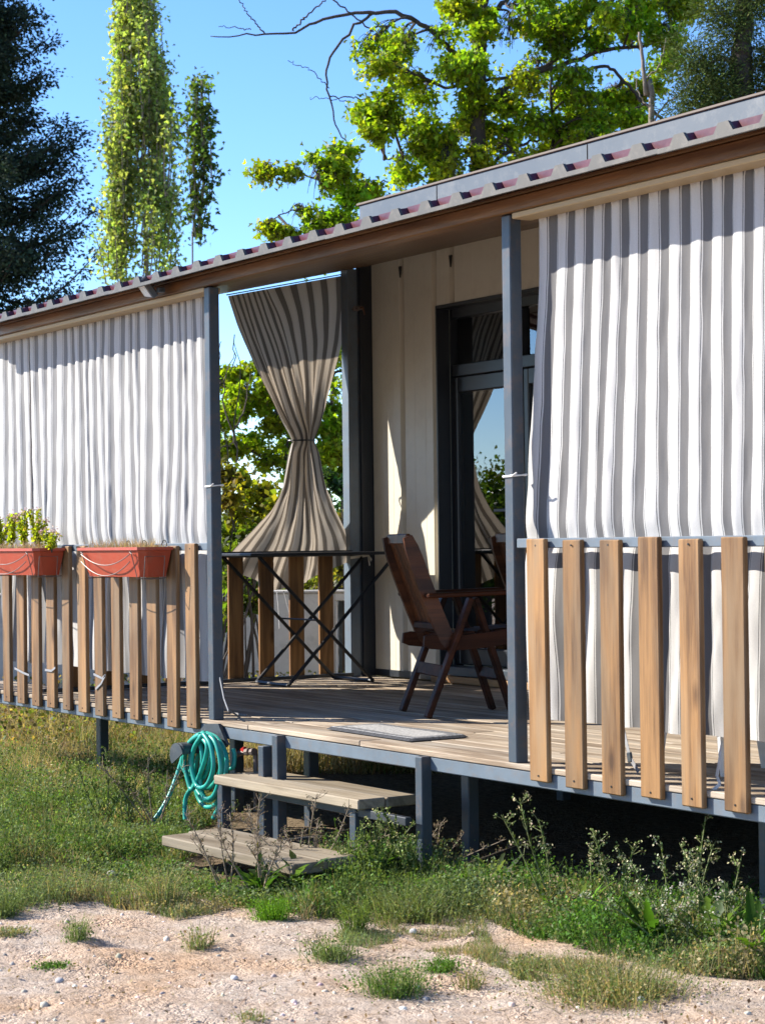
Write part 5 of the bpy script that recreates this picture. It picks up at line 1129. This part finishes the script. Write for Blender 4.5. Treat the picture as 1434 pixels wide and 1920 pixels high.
def stemmed(px, py, top, lean_px, label, n_st=3, flower=(.60, .55, .38), leafc=(.10, .15, .04), dens=60, name='flowering_weed', cat='weed', fl=True, spread=.06, tw_=9):
    b0 = g0(px, py); s_ = np.linalg.norm(b0-CAM)/FPX; H = (py-top)*s_; root = empty(name, tuple(b0), 0, label, cat, 'flowering weeds' if fl else 'twiggy weeds'); st = MB(); lv = Cloud(); fc = Cloud()
    rt3 = np.array([_rt[0], _rt[1], 0])
    for k in range(n_st):
        hk = H*(1 if k == 0 else rng.uniform(.55, .95)); e = rt3*(lean_px*s_+(0 if k == 0 else rng.normal(0, spread)))+np.array([0, 0, hk])+np.array([rng.normal(0, spread*.6), rng.normal(0, spread*.6), 0])*(k > 0)
        b_ = np.array([rng.normal(0, .015), rng.normal(0, .015), -.01])*(k > 0); P = smooth_path([b_, b_*.5+e*.5+np.array([0, 0, .05*hk])+rng.normal(0, .012, 3), e], 12); st.tube(P, np.linspace(.0036, .0016, 12), 5)
        n = int(dens*hk/.4); ti = rng.uniform(.05, .97, n); p = np.stack([np.interp(ti, np.linspace(0, 1, 12), P[:, i]) for i in range(3)], -1)
        blades(lv, p, rng.uniform(.02, .055, n)*(1.25-ti), .007, jitter(leafc, n, .25), 1.4, .8)
        for j in range(tw_):
            f_ = rng.uniform(.5, 1); p0 = P[int(f_*11)]; d = unit(rng.normal(0, 1, 3)*np.array([1, 1, .3])+np.array([0, 0, .9])); q = p0+d*hk*rng.uniform(.06, .16); st.tube([p0, (p0+q)/2+rng.normal(0, .003, 3), q], [.0014, .0012, .001], 3, False)
            if fl:
                m = 9; leaves_quad(fc, q+rng.normal(0, .006, (m, 3)), .0095, jitter(flower, m, .2, .06)*np.where(rng.random((m, 1)) < .6, [[.30, .42, .2]], [[1, .97, .85]]), .5)
            else:
                m = 3; leaves_quad(fc, q+rng.normal(0, .004, (m, 3)), .007, jitter((.2, .16, .09), m), .5)
    st.build('stem', M_weed, root); lv.build('foliage', M_grass, root, kind='stuff'); fc.build('flower_head' if fl else 'seed_head', M_petal, root, kind='stuff')
M_weed = paint('weed_stem', (.14, .16, .05), .7, 0, .25, 30)
M_weed_d = paint('dry_stem', (.20, .15, .10), .8, 0, .25, 30)
stemmed(1040, 1712, 1500, -62, 'leaning cream flowered weed against the dark underside', 3)
stemmed(1160, 1722, 1560, -45, 'pale yellow flowered weed right of the leaning one', 3)
stemmed(1250, 1752, 1580, -10, 'bushy cream flowered weed with white seed fluff', 5, (.62, .58, .48), spread=.10)
stemmed(1310, 1755, 1535, 15, 'tallest thin stemmed weed in the right weed bed', 3, dens=40)
stemmed(1350, 1765, 1610, 40, 'fine weed leaning right beside the far right leg', 4, dens=70, spread=.1)
stemmed(735, 1650, 1515, -20, 'leafy flowering weed by the right step leg', 5, (.50, .48, .25), dens=130, spread=.08)
stemmed(690, 1660, 1530, 20, 'green flowering weed in front of the upper step end', 5, (.45, .45, .22), dens=120, spread=.07)
stemmed(775, 1660, 1560, 10, 'dense leafy weed under the right step leg', 5, (.4, .45, .2), dens=130, spread=.09)
stemmed(1112, 1700, 1590, 0, 'short budding weed beneath the third picket', 3, dens=60)
stemmed(1285, 1790, 1660, 0, 'white tufted weed in the middle of the right weed bed', 5, (.66, .62, .55), spread=.12)
stemmed(1370, 1790, 1650, -10, 'white seeded weed at the right of the weed bed', 5, (.64, .6, .52), spread=.12)
stemmed(200, 1555, 1410, 0, 'tall green weed at the foot of the left deck leg', 6, dens=110, spread=.09, flower=(.2, .25, .06))
stemmed(240, 1560, 1440, 10, 'bushy weed right of the left deck leg', 6, dens=110, spread=.1, flower=(.2, .22, .06))
def twiggy(px, py, top, lean, label, n=6):
    global M_weed
    sv = M_weed; M_weed = M_weed_d; stemmed(px, py, top, lean, label, n, fl=False, name='dry_weed', dens=14, leafc=(.15, .14, .06), spread=.16, tw_=26); M_weed = sv
twiggy(490, 1690, 1500, 0, 'dry branching weed standing before the lower step', 7)
twiggy(430, 1670, 1520, -15, 'thin dry weed at the left of the lower step', 4)
twiggy(575, 1650, 1490, 20, 'feathery dry weed between the two steps', 8)
twiggy(290, 1560, 1420, -10, 'dry dark weed left of the hose', 6)
twiggy(800, 1640, 1540, 30, 'dry stems leaning beside the support leg', 5)
# ---- stones
c = Cloud()
ico = bpy.data.meshes.new('t'); import bmesh as _b
bm = _b.new(); _b.ops.create_icosphere(bm, subdivisions=1, radius=1); iv = np.array([v_.co[:] for v_ in bm.verts]); ifc = [tuple(v_.index for v_ in f_.verts) for f_ in bm.faces]; bm.free(); bpy.data.meshes.remove(ico)
W, P = px_ground(9000, [(-30,1660),(200,1690),(500,1735),(900,1745),(1100,1830),(1464,1850),(1464,1960),(-30,1960)])
n = len(W); rr = .0021*np.exp(rng.normal(0, .5, n)); rr = np.where(rng.random(n) < .03, rr*2.6, rr); rr = np.clip(rr, .0012, .013)
V = W[:, None, :]+iv[None]*rr[:, None, None]*rng.uniform(.6, 1.3, (n, 1, 3))*rng.uniform(.75, 1.25, (n, 12, 1))+np.array([0, 0, .35])*rr[:, None, None]
c.add(V, ifc, jitter((.52, .43, .36), n, .3, .06)); M_stone = leafmat('stone', 0.0, .9, .2)
tag(c.build('loose_gravel', M_stone, kind='stuff'), 'loose pebbles scattered over the gravel yard', kind='stuff')
c = Cloud(); W, P = px_ground(1100, [(-30,1650),(200,1680),(500,1725),(900,1735),(1100,1820),(1464,1840),(1464,1960),(-30,1960)])
n = len(W); leaves_quad(c, W+np.array([0, 0, .006]), rng.uniform(.005, .017, n), jitter((.22, .16, .10), n, .35, .08), 1.5)
W, P = px_ground(700, [(-30,1640),(200,1670),(500,1715),(900,1725),(1464,1800),(1464,1960),(-30,1960)]); n = len(W)
d = unit(np.stack([rng.normal(0, 1, n), rng.normal(0, 1, n), rng.normal(0, .12, n)], -1))*rng.uniform(.02, .09, (n, 1)); sd_ = np.cross(d, [0, 0, 1.0]); sd_ = unit(sd_)*.0013; z_ = np.array([0, 0, .007])
c.add(np.stack([W-sd_+z_, W+sd_+z_, W+d+sd_*.5+z_, W+d-sd_*.5+z_], 1), [(0, 1, 2, 3)], jitter((.24, .18, .11), n, .4, .1))
tag(c.build('dry_litter', M_grass, kind='stuff'), 'dry leaf bits and twigs scattered over the gravel', kind='stuff')
def rock(px, py, wpx, label, col=(.52, .48, .44)):
    b0 = g0(px, py); s_ = np.linalg.norm(b0-CAM)/FPX; r = wpx*s_/2; c = Cloud(); bm = _b.new(); _b.ops.create_icosphere(bm, subdivisions=2, radius=1)
    v_ = np.array([q.co[:] for q in bm.verts]); F = [tuple(q.index for q in f_.verts) for f_ in bm.faces]; bm.free()
    v_ = v_*(1+.22*(vnoise(v_[:, 0]*1.7+px, v_[:, 1]*1.7+v_[:, 2]*2, 1, 40)[:, None]-.5)*2); v_ = v_*np.array([r, r*.85, r*.6])+np.array([0, 0, r*.35])
    c.add(v_[None], F, np.array([col])); tag(c.build('stone', M_stone, None, tuple(b0)), label, 'stone', 'larger stones on the ground')
rock(1380, 1815, 42, 'largest pale stone among the weeds at lower right')
rock(210, 1640, 26, 'pale stone at the edge of the left grass')
rock(1060, 1858, 26, 'orange tinged stone in the pale feathery grass', (.5, .3, .18))
rock(112, 1835, 20, 'grey stone near the lower left corner', (.4, .38, .37))
rock(775, 1750, 20, 'white stone at the foot of the central weeds', (.6, .57, .54))
rock(440, 1830, 16, 'small white stone on gravel below the steps', (.6, .57, .54))
rock(1200, 1875, 20, 'white stone at the lower right gravel edge', (.62, .6, .57))
